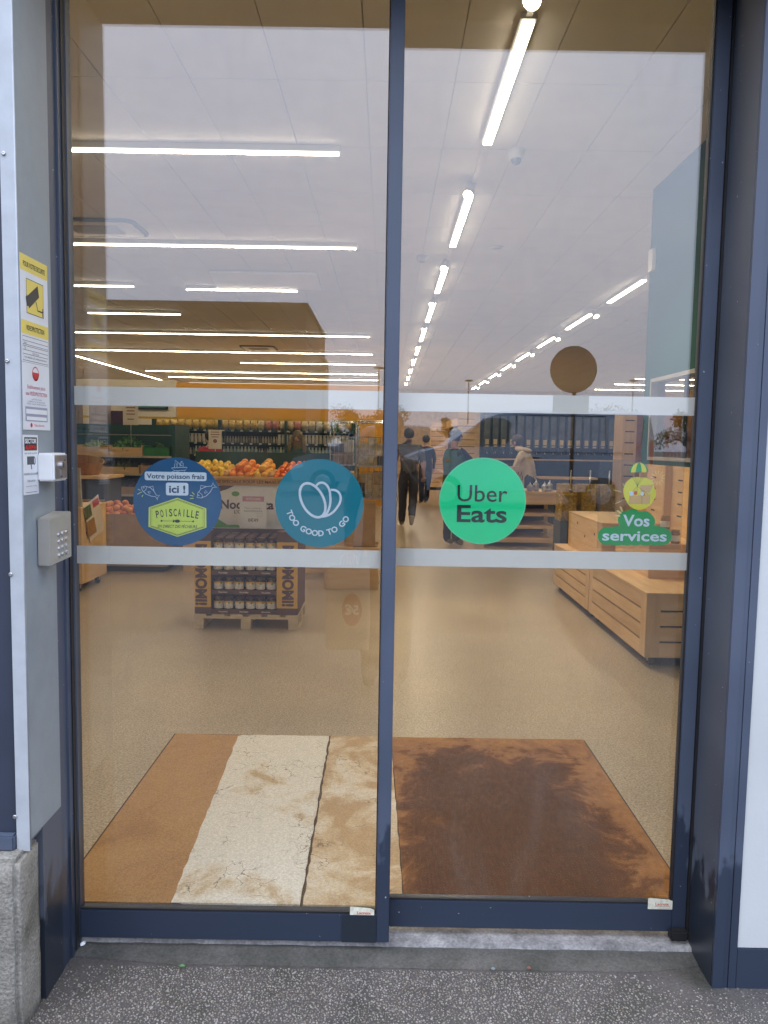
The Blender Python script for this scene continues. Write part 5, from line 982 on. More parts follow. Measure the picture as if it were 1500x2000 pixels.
# roll cages with goods, cardboard below
CHROME = pbr('chrome_wire', (.62, .62, .60), .25, .9)
for ci, (x0, x1, y0, y1) in enumerate(((-.62, -.34, 6.55, 7.1), (-.32, .06, 6.3, 7.0))):
    d = thing('roll_cage', ('wire roll cage with packed goods left of the other cage', 'wire roll cage full of cartons beside the centre door stile')[ci], 'roll cage', ((x0 + x1) / 2, (y0 + y1) / 2, .95), 'wire roll cages')
    for y in (y0, y1):
        g = MB(); g.tube([(x0, y, FZ), (x0, y, 1.76), (x0 + .02, y, 1.79), (x1 - .02, y, 1.79), (x1, y, 1.76), (x1, y, FZ)], .009, 8); g.build('hoop', CHROME, d, smooth=True)
        g = MB()
        for z in (1.62, 1.42, 1.22, 1.02): g.tube([(x0, y, z), (x1, y, z)], .0035, 5)
        for i in range(1, 6): xx = x0 + (x1 - x0) * i / 6; g.tube([(xx, y, .95), (xx, y, 1.62)], .003, 5)
        tag(g.build('wire_mesh', CHROME, d), kind='stuff')
    for z in (.95, 1.3): B('shelf', STEEL, d, x0 + .01, x1 - .01, y0 + .01, y1 - .01, z, z + .012)
    cc = [(.55, .42, .28), (.62, .56, .45), (.42, .30, .18), (.10, .11, .16), (.5, .5, .5), (.6, .5, .35), (.3, .2, .13), (.65, .6, .5)]
    for lv, z0 in enumerate((.9625, 1.3125)):
        x = x0 + .02; k = 0
        while x < x1 - .08:
            w_ = min(random.uniform(.07, .13), x1 - .02 - x); z = z0
            for q in range(2):
                h = random.uniform(.09, .16); col = random.choice(cc)
                carton(f"{['brown', 'pale', 'small', 'taped', 'creased'][k % 5]} carton {['lower', 'upper'][q]} in its pile on the {['lower', 'upper'][lv]} shelf of the {['left', 'right'][ci]} cage", x + w_ / 2, y0 + .03 + random.uniform(0, .05), z, w_ - .006, .3, h, pbr('goods_%d_%d_%d_%d' % (ci, lv, k, q), col, .6, var=.2, scale=20), name='goods_carton', group='goods packed in the roll cages'); z += h + .001
            k += 1; x += w_
for i, (x0, x1, y0, y1, z0, z1, lab) in enumerate(((-.42, -.10, 5.9, 6.3, FZ + .45, .93, 'open kraft carton standing on a pine box behind the teal sticker'), (-.62, -.06, 5.85, 6.28, FZ, FZ + .22, 'low pine box on the floor under the open carton'), (-.62, -.06, 5.85, 6.28, FZ + .222, FZ + .448, 'second pine box stacked on the low one'))):
    d = thing('kraft_carton' if i == 0 else 'pine_box', lab, 'box', ((x0 + x1) / 2, y0, z0)); mt = CARD if i == 0 else WX
    B('front', mt, d, x0, x1, y0, y0 + .008, z0 + .001, z1); B('back', mt, d, x0, x1, y1 - .008, y1, z0 + .001, z1); B('side', mt, d, x0, x0 + .008, y0 + .0085, y1 - .0085, z0 + .001, z1); B('side', mt, d, x1 - .008, x1, y0 + .0085, y1 - .0085, z0 + .001, z1); B('bottom', mt, d, x0 + .0085, x1 - .0085, y0 + .0085, y1 - .0085, z0 + .001, z0 + .01 if i == 0 else z1 - .02)

# gondolas, wine and bulk dispensers on the right
for gi, (gx0, gx1, gy0, gy1) in enumerate(((1.62, 2.02, 15.7, 23.0), (1.5, 1.95, 24.2, 31))):
    d = thing('pine_gondola', ('tall pine gondola with slatted end and bottle shelves behind the employee', 'farther pine gondola with slatted end deep in the shop')[gi], 'shelving', (gx0 + .2, gy0, FZ), 'pine gondolas'); n = 14
    for i in range(n): z = FZ + .1 + i * .155; B('board', WX, d, gx0, gx1, gy0, gy0 + .02, z, z + .143)
    B('end_backing', DARKIN, d, gx0 + .005, gx1 - .005, gy0 + .0205, gy0 + .03, FZ, 2.28); B('spine', WY, d, gx1 - .1, gx1 - .06, gy0 + .031, gy1, FZ, 2.28)
    if gi == 0:
        for z in (.4, .75, 1.1, 1.4, 1.7, 2.0):
            B('shelf', WY, d, gx0 + .02, gx1 - .1005, gy0 + .031, gy1, z, z + .025)
WINE = bottle_mesh('wine_bottle', .038, .30, .014, randcol('wine_glass', [(.02, .02, .015), (.05, .02, .02), (.03, .05, .02)], .15))
for z, nm in ((.775, 'lower'), (1.125, 'middle'), (1.425, 'upper'), (1.725, 'top')):
    y = 15.85
    while y < 19: o = link('wine_bottle', WINE); o.location = (1.70, y, z + .0005); tag(o, f'dark wine bottle on the {nm} shelf of the pine gondola', 'bottle', f'wine bottles on the {nm} gondola shelf'); y += .16
d = thing('bulk_wall', 'dark wall unit carrying rows of clear bulk dispensers', 'shelving', (3.3, 13.2, FZ)); B('back', pbr('bulk_dark', (.035, .05, .075), .5), d, 1.85, 4.62, 13.3, 13.4, FZ, 2.2); B('top_board', pbr('bulk_rail', (.03, .03, .035), .5), d, 1.85, 4.62, 13.0, 13.2995, 2.17, 2.2)
for z in (1.28, .62): B('shelf', WX, d, 1.85, 4.62, 12.98, 13.2995, z, z + .025)
def dispenser(label):
    d = thing('bulk_dispenser', label, 'dispenser', (0, 0, 0), 'clear bulk dispensers'); B('hopper', pbr('clear_hopper', (.16, .18, .20), .12, var=.2, scale=4), d, -.055, .055, -.10, .10, .22, .82, local=True); g = MB(); g.add([(-.055, -.10, .2195), (.055, -.10, .2195), (.055, .10, .2195), (-.055, .10, .2195), (-.02, -.09, .08), (.02, -.09, .08), (.02, .0, .08), (-.02, .0, .08)], [(0, 1, 2, 3), (4, 7, 6, 5), (0, 4, 5, 1), (1, 5, 6, 2), (2, 6, 7, 3), (3, 7, 4, 0)]); g.build('chute', pbr('chute_dark', (.04, .04, .05), .4), d, local=True)
    B('paper_label', pbr('kraft_label', (.72, .58, .34), .6), d, -.035, .035, -.1035, -.1005, .27, .37, local=True); B('price_label', pbr('kraft_label2', (.6, .52, .36), .6), d, -.03, .03, -.1035, -.1005, .16 + .065, .25, local=True); g = MB(); g.tube([(0, -.10, .12), (0, -.14, .10)], .01, 8); g.build('handle', STEEL, d, local=True); return d
D0 = None
for i in range(17):
    x = 1.95 + i * .16; lab = f'{nth[i] if 0 < i < 13 else ("leftmost" if i == 0 else nth[i - 4 if False else 12])} clear bulk dispenser from the left on the dark wall unit' if i < 13 else f'clear bulk dispenser number {["fourteen", "fifteen", "sixteen", "seventeen"][i - 13]} from the left on the wall unit'
    if D0 is None: D0 = dispenser(lab); D0.location = (x, 13.12, 1.3055)
    else: copy_tree(D0, None, (x, 13.12, 1.3055), None, lab)
d = thing('pine_column', 'slotted pine column beside the green partition', 'column', (4.0, 11, FZ)); B('face', WZ, d, 3.93, 4.16, 10.9, 10.93, FZ, 2.25); B('side', WZ, d, 3.93, 3.95, 10.9305, 11.4, FZ, 2.25)
for i in range(9): z = .7 + i * .185; B('slot', DARKIN, d, 3.97, 4.12, 10.8985, 10.8998, z, z + .018)
d = thing('gravity_bin', 'clear bulk bin of yellow grain with steel scoops, right of the pine table', 'bulk bin', (2.35, 7.6, FZ)); B('stand', pbr('bin_stand', (.07, .08, .09), .5), d, 2.20, 2.95, 7.55, 7.95, FZ, .62)
for i in range(3):
    x = 2.30 + i * .24; g = MB(); v = []
    for t, (dy, z) in enumerate(((0, .62), (-.06, .75), (-.07, .95), (0, 1.08))): v += [(x - .09, 7.6 + dy, z + .0005), (x + .09, 7.6 + dy, z + .0005)]
    v += [(x - .09, 7.9, .6205), (x + .09, 7.9, .6205), (x - .09, 7.9, 1.0805), (x + .09, 7.9, 1.0805)]
    g.add(v, [(0, 1, 3, 2), (2, 3, 5, 4), (4, 5, 7, 6), (6, 7, 11, 10), (8, 10, 11, 9), (0, 8, 9, 1), (0, 2, 4, 6, 10, 8), (1, 9, 11, 7, 5, 3)]); g.build('grain_tub', pbr('yellow_grain', (.55, .36, .05), .25, var=.25, scale=40), d)
    g = MB(); g.tube([(x, 7.52, 1.02), (x + .03, 7.62, 1.26)], .008, 6); g.ball((x, 7.51, 1.01), .022, 8, 6); g.build('scoop', STEEL, d, smooth=True)
d = thing('bulk_shelf_lower', 'dark counter of cutlery jars below the bulk dispensers', 'counter', (3.2, 12.4, FZ)); B('counter_body', pbr('counter_slate', (.05, .06, .075), .6), d, 2.9, 3.9, 12.3, 12.8, FZ, .95); B('counter_top', WX, d, 2.88, 3.92, 12.28, 12.82, .9505, .985)

# ================================================================== PEOPLE
SKIN = pbr('skin', (.52, .30, .22), .5, var=.06, scale=20)
BASE = dict(pelvis=(0, 0, .95), waist=(0, .0, 1.08), chest=(0, .01, 1.30), neck0=(0, -.005, 1.46), neck1=(0, .01, 1.535), head=(0, .03, 1.63), crown=(0, .02, 1.70),
            ls=(-.17, 0, 1.42), le=(-.23, -.02, 1.15), lw=(-.24, .06, .91), lh=(-.24, .09, .84), rs=(.17, 0, 1.42), re=(.23, -.02, 1.15), rw=(.24, .06, .91), rh=(.24, .09, .84),
            lp=(-.09, 0, .90), lk=(-.10, .02, .50), la=(-.10, -.02, .09), lt=(-.11, .13, .035), rp=(.09, 0, .90), rk=(.10, .02, .50), ra=(.10, -.02, .09), rt=(.11, .13, .035))
RAD = dict(pelvis=(.17, .13), waist=(.165, .125), chest=(.185, .13), neck0=(.07, .065), neck1=(.055, .055), head=(.078, .098), crown=(.055, .07), ls=(.074, .074), le=(.052, .052), lw=(.028, .028), lh=(.033, .02), rs=(.074, .074), re=(.052, .052), rw=(.028, .028), rh=(.033, .02),
           lp=(.108, .11), lk=(.078, .082), la=(.062, .068), lt=(.04, .028), rp=(.108, .11), rk=(.078, .082), ra=(.062, .068), rt=(.04, .028))
EDG = [('pelvis', 'waist', 'shirt'), ('waist', 'chest', 'shirt'), ('chest', 'neck0', 'shirt'), ('neck0', 'neck1', 'skin'), ('neck1', 'head', 'skin'), ('head', 'crown', 'skin')]
for s_ in 'lr': EDG += [('chest', s_ + 's', 'shirt'), (s_ + 's', s_ + 'e', 'shirt'), (s_ + 'e', s_ + 'w', 'fore'), (s_ + 'w', s_ + 'h', 'skin'), ('pelvis', s_ + 'p', 'trousers'), (s_ + 'p', s_ + 'k', 'trousers'), (s_ + 'k', s_ + 'a', 'trousers'), (s_ + 'a', s_ + 't', 'shoe')]
def person(label, loc, rz, pose, shirt, trousers, hair, fore=None, shoe=(.25, .2, .12), long_hair=False, scale=1.0, cloth_scale=1.0, hood=None, apron=None, cap=None):
    J = {k: Vector(v) for k, v in BASE.items()}; J.update({k: Vector(v) for k, v in pose.items()})
    names = list(J); idx = {n: i for i, n in enumerate(names)}; vs = [J[n] * scale for n in names]; rad = [RAD[n] for n in names]; es = [(idx[a], idx[b]) for a, b, _ in EDG]; seg = [(J[a] * scale, J[b] * scale, c) for a, b, c in EDG]
    for s_ in 'lr':
        wv, hv = J[s_ + 'w'], J[s_ + 'h']; dr = (hv - wv).normalized(); side = dr.cross(Vector((0, 1, 0)) if abs(dr.y) < .8 else Vector((0, 0, 1))).normalized(); bend = side.cross(dr).normalized()
        for k in range(4):
            b0 = hv + side * (k - 1.5) * .019; l = (.062, .072, .068, .052)[k]; p1 = b0 + dr * l * .55 + bend * .008; p2 = p1 + dr * l * .4 + bend * .026
            n0 = len(vs); vs += [b0 * scale, p1 * scale, p2 * scale]; rad += [(.0095, .0095), (.0088, .0088), (.007, .007)]; es += [(idx[s_ + 'h'], n0), (n0, n0 + 1), (n0 + 1, n0 + 2)]; seg += [(b0 * scale, p2 * scale, 'skin')]
        t0 = (wv + hv) / 2 + side * .03; t1 = t0 + side * .022 + dr * .03; n0 = len(vs); vs += [t0 * scale, t1 * scale]; rad += [(.011, .011), (.009, .009)]; es += [(idx[s_ + 'h'], n0), (n0, n0 + 1)]; seg += [(t0 * scale, t1 * scale, 'skin')]
    nose = J['head'] + Vector((0, .105, -.01)); vs.append(nose * scale); rad.append((.014, .018)); es.append((idx['head'], len(vs) - 1))
    me = bpy.data.meshes.new('body'); me.from_pydata(vs, es, []); tmp = bpy.data.objects.new('tmp', me); COL.objects.link(tmp)
    md = tmp.modifiers.new('s', 'SKIN'); md.use_smooth_shade = True; md.branch_smoothing = .3
    for i, v in enumerate(me.skin_vertices[0].data): v.radius = (rad[i][0] * scale, rad[i][1] * scale); v.use_root = (i == 0)
    sb = tmp.modifiers.new('d', 'SUBSURF'); sb.levels = 2; sb.render_levels = 2
    dg = bpy.context.evaluated_depsgraph_get(); bm = bpy.data.meshes.new_from_object(tmp.evaluated_get(dg)); bpy.data.objects.remove(tmp)
    for v in bm.vertices:
        if .12 * scale < v.co.z < 1.40 * scale: n_ = mnoise.noise(Vector((v.co.x * 16, v.co.y * 16, v.co.z * 9)) + Vector(loc)) * .012 + mnoise.noise(Vector((v.co.x * 30, v.co.y * 30, v.co.z * 26))) * .005; v.co += Vector((v.normal.x, v.normal.y, 0)) * n_
    mats = {'skin': SKIN, 'shirt': shirt, 'fore': fore or SKIN, 'trousers': trousers, 'shoe': pbr('shoe', shoe, .6)}; keys = list(mats); bm.materials.clear()
    for k in keys: bm.materials.append(mats[k])
    cz = 1.0
    for p in bm.polygons:
        c = p.center; best = None
        for a, b, k in seg:
            ab = b - a; t = max(0, min(1, (c - a).dot(ab) / max(ab.length_squared, 1e-9))); dd = (c - a - ab * t).length
            if best is None or dd < best[0]: best = (dd, k)
        p.material_index = keys.index(best[1]); p.use_smooth = True
    root = thing('person', label, 'person', loc); root.rotation_euler.z = rz
    o = link('body', bm, root); H = J['head'] * scale
    def ch(nm, mb, mat): x = link(nm, mb.mesh(nm, mat, True), root); return x
    g = MB(); c = H + Vector((0, -.022, .035)) * scale; g.ball(c, (.094 * scale, .108 * scale, .103 * scale), 16, 10, .03)
    if long_hair: g.ball(c + Vector((0, -.02, -.14)) * scale, (.115 * scale, .09 * scale, .20 * scale), 14, 9, .05); g.tube([c + Vector((-.09, .02, 0)), c + Vector((-.13, .05, -.18)), c + Vector((-.15, .07, -.34))], [.03, .04, .02], 8); g.tube([c + Vector((.09, .02, 0)), c + Vector((.13, .05, -.18)), c + Vector((.15, .07, -.34))], [.03, .04, .02], 8)
    ch('hair', g, hair)
    for sx in (-1, 1): g = MB(); g.ball(H + Vector((sx * .033, .088, .015)) * scale, .010 * scale, 8, 6); ch('eye', g, INK); g = MB(); g.ball(H + Vector((sx * .083, .01, -.005)) * scale, (.012 * scale, .022 * scale, .03 * scale), 8, 6); ch('ear', g, SKIN)
    g = MB(); g.ball(H + Vector((0, .087, -.048)) * scale, (.024 * scale, .008 * scale, .006 * scale), 8, 6); ch('mouth', g, pbr('lips', (.4, .14, .12), .5))
    if hood:
        g = MB(); n0 = J['neck0'] * scale; pts = [n0 + Vector((.10 * math.cos(a), -.03 + .10 * math.sin(a), .03 + .02 * math.sin(a))) * scale for a in (2 * math.pi * i / 14 for i in range(15))]; g.tube(pts, .042 * scale, 10, False); ch('hood', g, hood)
    if apron:
        g = MB(); prof = [(.0, .165, .135, .62), (.0, .185, .15, .92), (.0, .168, .14, 1.10), (.0, .195, .15, 1.30), (.0, .15, .115, 1.44)]; n = 20; v = []; f = []
        for _, rx, ry, z in prof: v += [(rx * scale * math.cos(2 * math.pi * i / n) * cloth_scale, .005 + ry * scale * math.sin(2 * math.pi * i / n) * cloth_scale, z * scale) for i in range(n)]
        for j in range(len(prof) - 1):
            if j < 1 and apron[1] == 'vest': continue
            for i in range(n): f.append((j * n + i, j * n + (i + 1) % n, (j + 1) * n + (i + 1) % n, (j + 1) * n + i))
        g.add(v, f); ch('apron' if apron[1] != 'vest' else 'vest', g, apron[0])
    return root
HBR = pbr('brown_hair', (.05, .028, .015), .6, var=.3, scale=40); HDK = pbr('dark_hair', (.02, .014, .01), .6, var=.3, scale=40); HBL = pbr('blond_hair', (.20, .15, .06), .6, var=.3, scale=40)
DKT = pbr('dark_trousers', (.035, .033, .04), .8, var=.2, scale=12); GRT = pbr('grey_tshirt', (.10, .095, .10), .85, var=.15, scale=10); APG = pbr('apron_green', (.04, .12, .085), .8, var=.1, scale=12); BLK = pbr('black_cloth', (.018, .02, .02), .85, var=.2, scale=12); CRM = pbr('cream_fleece', (.60, .50, .36), .9, var=.08, scale=14)
# man walking away
person('man in grey t-shirt and dark trousers walking away down the aisle', (.42, 12.15, FZ), 0, dict(chest=(0, .05, 1.31), neck0=(0, .07, 1.46), neck1=(0, .09, 1.53), head=(0, .12, 1.62), crown=(0, .11, 1.69), ls=(-.19, .05, 1.42), rs=(.19, .05, 1.42), re=(.26, -.03, 1.16), rw=(.27, .05, .92), rh=(.27, .08, .85), le=(-.25, .10, 1.16), lw=(-.22, .22, .96), lh=(-.21, .26, .90),
       lk=(-.09, .14, .50), la=(-.10, .16, .10), lt=(-.10, .31, .035), rk=(.09, .07, .49), ra=(.06, -.25, .22), rt=(.06, -.21, .05)), GRT, DKT, HBR, shoe=(.30, .24, .14), scale=1.04)
person('customer in dark clothes farther down the aisle, half hidden by the walker', (1.02, 17.9, FZ), .3, dict(rk=(.10, .10, .5), ra=(.1, .18, .1), rt=(.1, .32, .035)), BLK, BLK, HDK, fore=BLK, shoe=(.35, .27, .14))
person('employee in green apron over black sleeves reaching to the right', (1.02, 9.6, FZ), -.9, dict(le=(-.12, .22, 1.24), lw=(.08, .38, 1.25), lh=(.14, .42, 1.25), re=(.24, .20, 1.22), rw=(.16, .42, 1.24), rh=(.13, .49, 1.24), head=(0, .05, 1.63)), BLK, DKT, HDK, fore=BLK, apron=(APG, 'apron'))
person('employee in cream hoodie and green vest bending over the olive cartons', (2.42, 11.0, FZ), 1.15, dict(chest=(0, .10, 1.29), neck0=(0, .15, 1.43), neck1=(0, .19, 1.49), head=(0, .235, 1.575), crown=(0, .235, 1.645), ls=(-.18, .10, 1.39), rs=(.18, .10, 1.39), le=(-.22, .20, 1.14), lw=(-.10, .40, 1.10), lh=(-.07, .46, 1.11), re=(.22, .16, 1.12), rw=(.12, .38, 1.08), rh=(.09, .45, 1.09)), CRM, DKT, HBR, fore=CRM, hood=CRM, apron=None)
v_ = MB()
person('woman with long fair hair behind the citrus stand', (-1.55, 11.6, FZ), 3.0, {}, pbr('green_coat', (.02, .07, .055), .8), DKT, HBL, fore=BLK, long_hair=True, scale=.98)
person('customer in a red coat standing behind the citrus stand', (-3.15, 11.9, FZ), .4, {}, pbr('red_coat', (.40, .03, .05), .8), DKT, HDK, fore=pbr('red_sleeve', (.40, .03, .05), .8), scale=.97)
d = thing('aisle_sign', 'white paper sign on a stand in front of the customer in red', 'sign', (-2.9, 11.0, FZ)); B('sheet', pbr('aisle_paper', (.70, .66, .55), .5, var=.02), d, -2.98, -2.76, 11.0, 11.005, 1.42, 1.74); B('post', STEEL, d, -2.875, -2.865, 11.006, 11.016, FZ, 1.6); B('base', STEEL, d, -2.97, -2.77, 10.92, 11.10, FZ, FZ + .012); g = MB()
for z, w_ in ((1.70, .14), (1.66, .15), (1.62, .12)): stroke(g, [(-2.87 - w_ / 2, z), (-2.87 + w_ / 2, z)], .014, (0, 10.9995, 0), X_, Z_)
poly(g, disc(.035, 12, -2.87, 1.55), (0, 10.9995, 0), X_, Z_); g.build('print', flat('sign_print', (.3, .1, .09)), d)

# ================================================================== OUTSIDE, seen mirrored in the glass
person('photographer in dark jacket before the doors, holding a phone and paper bag', (0.02, -2.68, 0), 0, dict(rs=(.17, .0, 1.41), re=(.20, .12, 1.20), rw=(.06, .30, 1.45), rh=(.035, .325, 1.50), ls=(-.17, 0, 1.41), le=(-.24, .02, 1.14), lw=(-.24, .14, .93), lh=(-.24, .16, .86)), pbr('jacket', (.03, .032, .04), .8, var=.2, scale=10), pbr('jeans', (.05, .06, .09), .85, var=.15, scale=12), HBR, fore=pbr('jacket_sleeve', (.03, .032, .04), .8), shoe=(.06, .06, .06))
tag(MB().box(-.075, .075, -2.312, -2.304, 1.51, 1.59).build('mobile_phone', pbr('phone_black', (.01, .01, .012), .2), bev=.003), 'black mobile phone held up by the photographer', 'phone')
d = thing('paper_bag', 'white paper carrier bag with a red price circle, held by the photographer', 'bag', (-.22, -2.5, .3)); g = MB(); pr = [(.13, .07, .30), (.135, .08, .45), (.13, .075, .65), (.125, .05, .80)]; v = []; f = []
for a, b, z in pr: v += [(-.215 - a, -2.46 - b, z), (-.215 + a, -2.46 - b, z), (-.215 + a, -2.46 + b, z), (-.215 - a, -2.46 + b, z)]
for j in range(3):
    for i in range(4): f.append((4 * j + i, 4 * j + (i + 1) % 4, 4 * j + 4 + (i + 1) % 4, 4 * j + 4 + i))
f.append((0, 3, 2, 1)); g.add(v, f); g.build('bag_body', pbr('bag_paper', (.62, .58, .50), .7, var=.05, bump=.4, bscale=18), d); g = MB(); g.tube([(-.27, -2.44, .79), (-.26, -2.48, .86), (-.22, -2.50, .88), (-.17, -2.48, .86), (-.16, -2.44, .79)], .004, 6); g.build('handle', pbr('bag_string', (.55, .5, .4), .7), d)
g = MB(); poly(g, disc(.06, 30, 0, 0, .10), (-.19, -2.376, .55), (-1, 0, 0), Z_); g.build('price_circle', flat('price_red', (.45, .05, .03)), d); g = MB(); letters(g, '5€', (-.19, -2.3752, .55), (-1, 0, 0), Z_, .055, .085, .04); g.build('price_lettering', WHITE, d)

VW = pbr('van_glass', (.07, .105, .115), .06, spec=.8); TYRE = pbr('tyre', (.02, .02, .02), .8); RIM = pbr('rim_grey', (.35, .36, .38), .35, .7)
def vehicle(name, label, x, y, z, prof, L_, W_, paint, wheels, wr, glass_polys, seams, lights, group):
    d = thing(name, label, 'van' if 'van' in name else 'car', (x, y, z), group); g = MB(); n = len(prof); v = []; f = []
    sec = [(-W_ / 2, .86), (-W_ / 2 + .06, .97), (-W_ / 2 + .18, 1.0), (W_ / 2 - .18, 1.0), (W_ / 2 - .06, .97), (W_ / 2, .86)]
    cx = L_ / 2; zc = .75
    for yy, k in sec:
        for px, pz in prof:
            tum = .10 * max(0, (pz - 1.0)) * (1 if yy > 0 else -1) * (1 if abs(yy) > W_ / 2 - .1 else 0); v.append((x + cx + (px - cx) * (.985 + .015 * k if k < 1 else 1), y + yy - tum, z + zc + (pz - zc) * (1 if k == 1 else .985 if k > .9 else .965)))
    for j in range(len(sec) - 1):
        for i in range(n): f.append((j * n + i, j * n + (i + 1) % n, (j + 1) * n + (i + 1) % n, (j + 1) * n + i))
    f.append(tuple(range(n - 1, -1, -1))); f.append(tuple(range((len(sec) - 1) * n, len(sec) * n))); g.add(v, f); b = g.build('body', paint, d)
    yo = y + W_ / 2
    def onside(pts, off): return [(x + a, yo + off - .10 * max(0, c - 1.0), z + c) for a, c in pts]
    for k, pts in enumerate(glass_polys): m_ = MB(); q = onside(pts, .004); r_ = onside(pts, -.03); nn = len(q); m_.add(q + r_, [tuple(range(nn))] + [(i, (i + 1) % nn, nn + (i + 1) % nn, nn + i) for i in range(nn)]); m_.build('side_window', VW, d)
    for pts in seams: m_ = MB(); q = onside(pts, .003); m_.tube(q, .006, 5); m_.build('panel_seam', INK, d)
    for pts, mt, nm in lights: m_ = MB(); q = onside(pts, .006); r_ = onside(pts, -.03); nn = len(q); m_.add(q + r_, [tuple(range(nn))] + [(i, (i + 1) % nn, nn + (i + 1) % nn, nn + i) for i in range(nn)]); m_.build(nm, mt, d)
    for wx in wheels:
        for sg in (1, -1):
            yc = y + sg * (W_ / 2 - .11); m_ = MB(); m_.tube([(x + wx, yc - .11, z + wr), (x + wx, yc + .122 if sg > 0 else yc + .1, z + wr)], wr, 24); w_ = m_.build('wheel', TYRE, d, smooth=False); m_ = MB(); e = yc + (.1225 if sg > 0 else -.1105); m_.tube([(x + wx, e, z + wr), (x + wx, e + .006 * sg, z + wr)], [wr * .62, wr * .55], 20); m_.build('rim', RIM, w_)
    return d
vp = [(.10, .34), (.02, .55), (.0, .75), (.06, .95), (.40, 1.10), (.92, 1.24), (1.30, 1.52), (1.72, 1.82), (2.05, 1.93), (2.6, 1.97), (4.75, 1.97), (4.98, 1.90), (5.06, 1.5), (5.08, .8), (5.05, .36)]
vpaint = pbr('van_blue_grey', (.30, .36, .44), .3, .0, var=.03, coat=.4)
AMB = pbr('amber_lens', (.8, .25, .03), .2)
GZ = lambda y: .30 * min(1, max(0, (-4.0 - y) / 8.0))
vehicle('parked_van', 'blue grey delivery van parked outside, mirrored in the right pane', .22, -14.1, .30, vp, 5.08, 1.94, vpaint, (.98, 4.05), .33, [[(1.20, 1.20), (2.10, 1.26), (2.22, 1.36), (2.24, 1.70), (2.1, 1.79), (1.78, 1.79), (1.5, 1.60)]],
        [[(1.05, .5), (1.05, 1.12), (1.72, 1.80)], [(2.32, .45), (2.34, 1.88)], [(2.45, .5), (2.45, 1.86), (4.1, 1.86)], [(2.45, 1.14), (4.55, 1.14), (4.8, 1.3), (4.86, 1.8)], [(4.1, .5), (4.1, 1.84)]], [([(.06, .78), (.42, .92), (.40, 1.04), (.10, .92)], pbr('headlight_lens', (.5, .52, .55), .1), 'headlight'), ([(2.55, 1.0), (2.80, 1.0), (2.80, 1.04), (2.55, 1.04)], INK, 'door_handle'), ([(4.98, .9), (5.04, .9), (5.04, 1.4), (4.98, 1.4)], pbr('tail_lens', (.4, .02, .02), .2), 'tail_light'), ([(.95, .93), (1.05, .93), (1.05, .97), (.95, .97)], AMB, 'indicator')], 'vehicles parked outside')
m_ = MB()
cp = [(a, b * 1.17) for a, b in [(.08, .28), (.0, .55), (.08, .75), (.9, .92), (1.35, 1.12), (1.85, 1.42), (2.4, 1.49), (3.3, 1.45), (3.85, 1.15), (4.05, .95), (4.1, .5), (4.05, .28)]]
vehicle('parked_car', 'light blue grey car parked beyond the van, left of its nose', -2.3, -17.4, .30, cp, 4.1, 1.80, pbr('car_blue', (.16, .19, .23), .3, .0, var=.03, coat=.4), (.8, 3.3), .31, [[(1.45, 1.15), (2.35, 1.17), (2.35, 1.63), (1.95, 1.58)], [(2.42, 1.17), (3.55, 1.2), (3.25, 1.57), (2.42, 1.63)]], [[(2.38, .4), (2.38, 1.42)], [(1.4, .45), (1.4, 1.0)]], [([(.05, .60), (.35, .68), (.33, .78), (.08, .72)], pbr('car_lens', (.5, .52, .55), .1), 'headlight')], 'vehicles parked outside')
sgn = at_y(1120, 722, .144 + 8.7); d = thing('road_sign', 'round road sign on a post with a small plate, mirrored in the right pane', 'road sign', (sgn.x, -8.7, GZ(-8.7))); GREYB = pbr('sign_grey', (.06, .06, .062), .5, .2)
g = MB(); g.tube([(sgn.x, -8.7, sgn.z), (sgn.x, -8.675, sgn.z)], .325, 48); g.build('disc', GREYB, d); g = MB(); g.tube([(sgn.x + .03, -8.73, GZ(-8.7) - .05), (sgn.x + .03, -8.73, sgn.z + .2)], .028, 12); g.build('post', pbr('post_brown', (.07, .05, .04), .6), d, smooth=True); B('plate', GREYB, d, sgn.x - .27, sgn.x + .23, -8.70, -8.68, sgn.z - .60, sgn.z - .36, bev=.004)
for px, py, h in ((738, 718, 6.0), (912, 740, 6.2), (1230, 735, 6.4)):
    a = math.tan(math.atan((CY - py) / F) - R(4.94)); D_ = (h + .3 - 1.55) / a; X0 = (px - 754) / F * D_; Y0 = .1 - (D_ - 2.28); d = thing('lamp_post', f'slim lamp post on the car park, {"nearest" if px == 738 else "middle" if px == 912 else "farthest right"} of three in the reflection', 'lamp post', (X0, Y0, .3), 'lamp posts on the car park'); g = MB(); g.tube([(X0, Y0, .28), (X0, Y0, h + .25)], [.07, .04], 10); g.build('pole', GREYB, d, smooth=True); g = MB(); g.lathe([(.1, 0), (.32, .04), (.32, .1), (.1, .16)], (X0, Y0, h + .2), 16); g.build('lantern', GREYB, d, smooth=True)
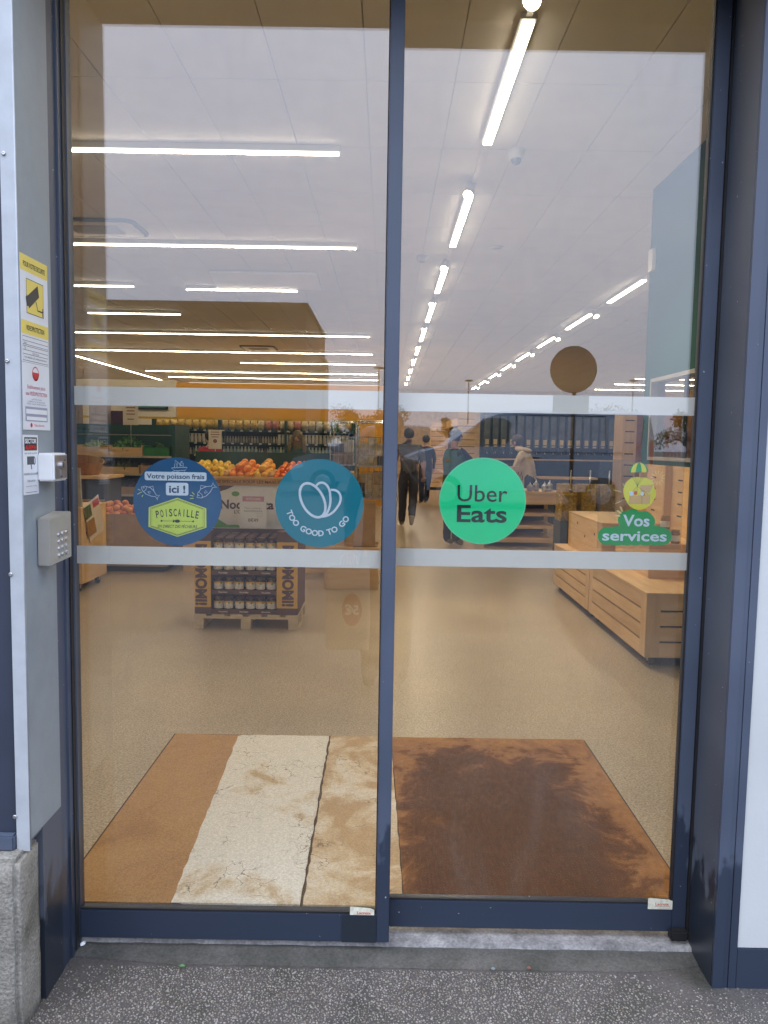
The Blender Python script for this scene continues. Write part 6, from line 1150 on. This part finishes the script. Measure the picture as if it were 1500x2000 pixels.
# dark flat-roofed building across the car park
d = thing('office_building', 'dark flat roofed building across the car park, mirrored in the left pane', 'building', (-14, -27, .3)); DKB = pbr('dark_building', (.035, .033, .03), .8, var=.08, scale=1)
B('wall', DKB, d, -32, -2.62, -31, -23.4, .28, 5.85); B('parapet', DKB, d, -32.05, -2.57, -31.05, -23.35, 5.851, 6.0); B('canopy', DKB, d, -2.619, -2.45, -31, -29.5, .28, 4.9)
for i in range(6):
    x = -28 + i * 4.2; wn = B('window', pbr('building_pane', (.03, .035, .04), .15), d, x, x + 2.2, -23.4 + .0, -23.37, 1.4, 3.2); B('window_frame', GREYB, wn, x - .06, x + 2.26, -23.399, -23.385, 1.34, 3.26)
# trees at the far edge of the car park
def tree(label, x, y, h, r, seed):
    random.seed(seed); d = thing('tree', label, 'tree', (x, y, .3), 'trees at the far edge of the car park'); g = MB(); g.tube([(x, y, .25), (x + .1, y, h * .35), (x, y + .1, h * .6)], [.18, .13, .06], 8)
    for k in range(6): a = k * 1.05; g.tube([(x, y, h * .4), (x + r * .6 * math.cos(a), y + r * .6 * math.sin(a), h * (.62 + .05 * (k % 3)))], [.07, .02], 6)
    g.build('trunk', pbr('bark', (.06, .045, .03), .9), d); g = MB(); cl = [(random.gauss(0, .45) * r, random.gauss(0, .45) * r, h * random.uniform(.42, .92), random.uniform(.3, .55) * r) for _ in range(16)]
    for i in range(2600):
        c = random.choice(cl); u = Vector((random.gauss(0, 1), random.gauss(0, 1), random.gauss(0, 1))).normalized(); p = Vector((x + c[0], y + c[1], c[2] + .3)) + u * c[3] * random.uniform(.6, 1.05); w_ = Vector((random.gauss(0, 1), random.gauss(0, 1), random.gauss(0, 1))).normalized(); q = u.cross(w_).normalized(); l = random.uniform(.12, .22); g.add([p, p + w_ * l * .5 + q * l * .35, p + w_ * l, p + w_ * l * .5 - q * l * .35], [(0, 1, 2, 3)])
    g.build('crown', randcol('crown_leaf', [(.02, .035, .012), (.04, .06, .02), (.06, .08, .03)], .6, island=True), d)
for i, (px, D_, h, r, lab) in enumerate(((672, 60, 3.9, 1.6, 'dark bushy tree left of the van in the reflection'), (745, 46, 3.4, 1.2, 'leafy tree behind the centre door stile in the reflection'), (868, 52, 3.3, .4, 'slim tree above the van windscreen in the reflection'), (1175, 64, 4.3, 2.0, 'far round tree above the van roof in the reflection'), (1340, 62, 4.2, 1.8, 'tree at the right end of the reflected car park'))): tree(lab, (px - 754) / F * D_, .1 - (D_ - 2.28), h, r, 40 + i)
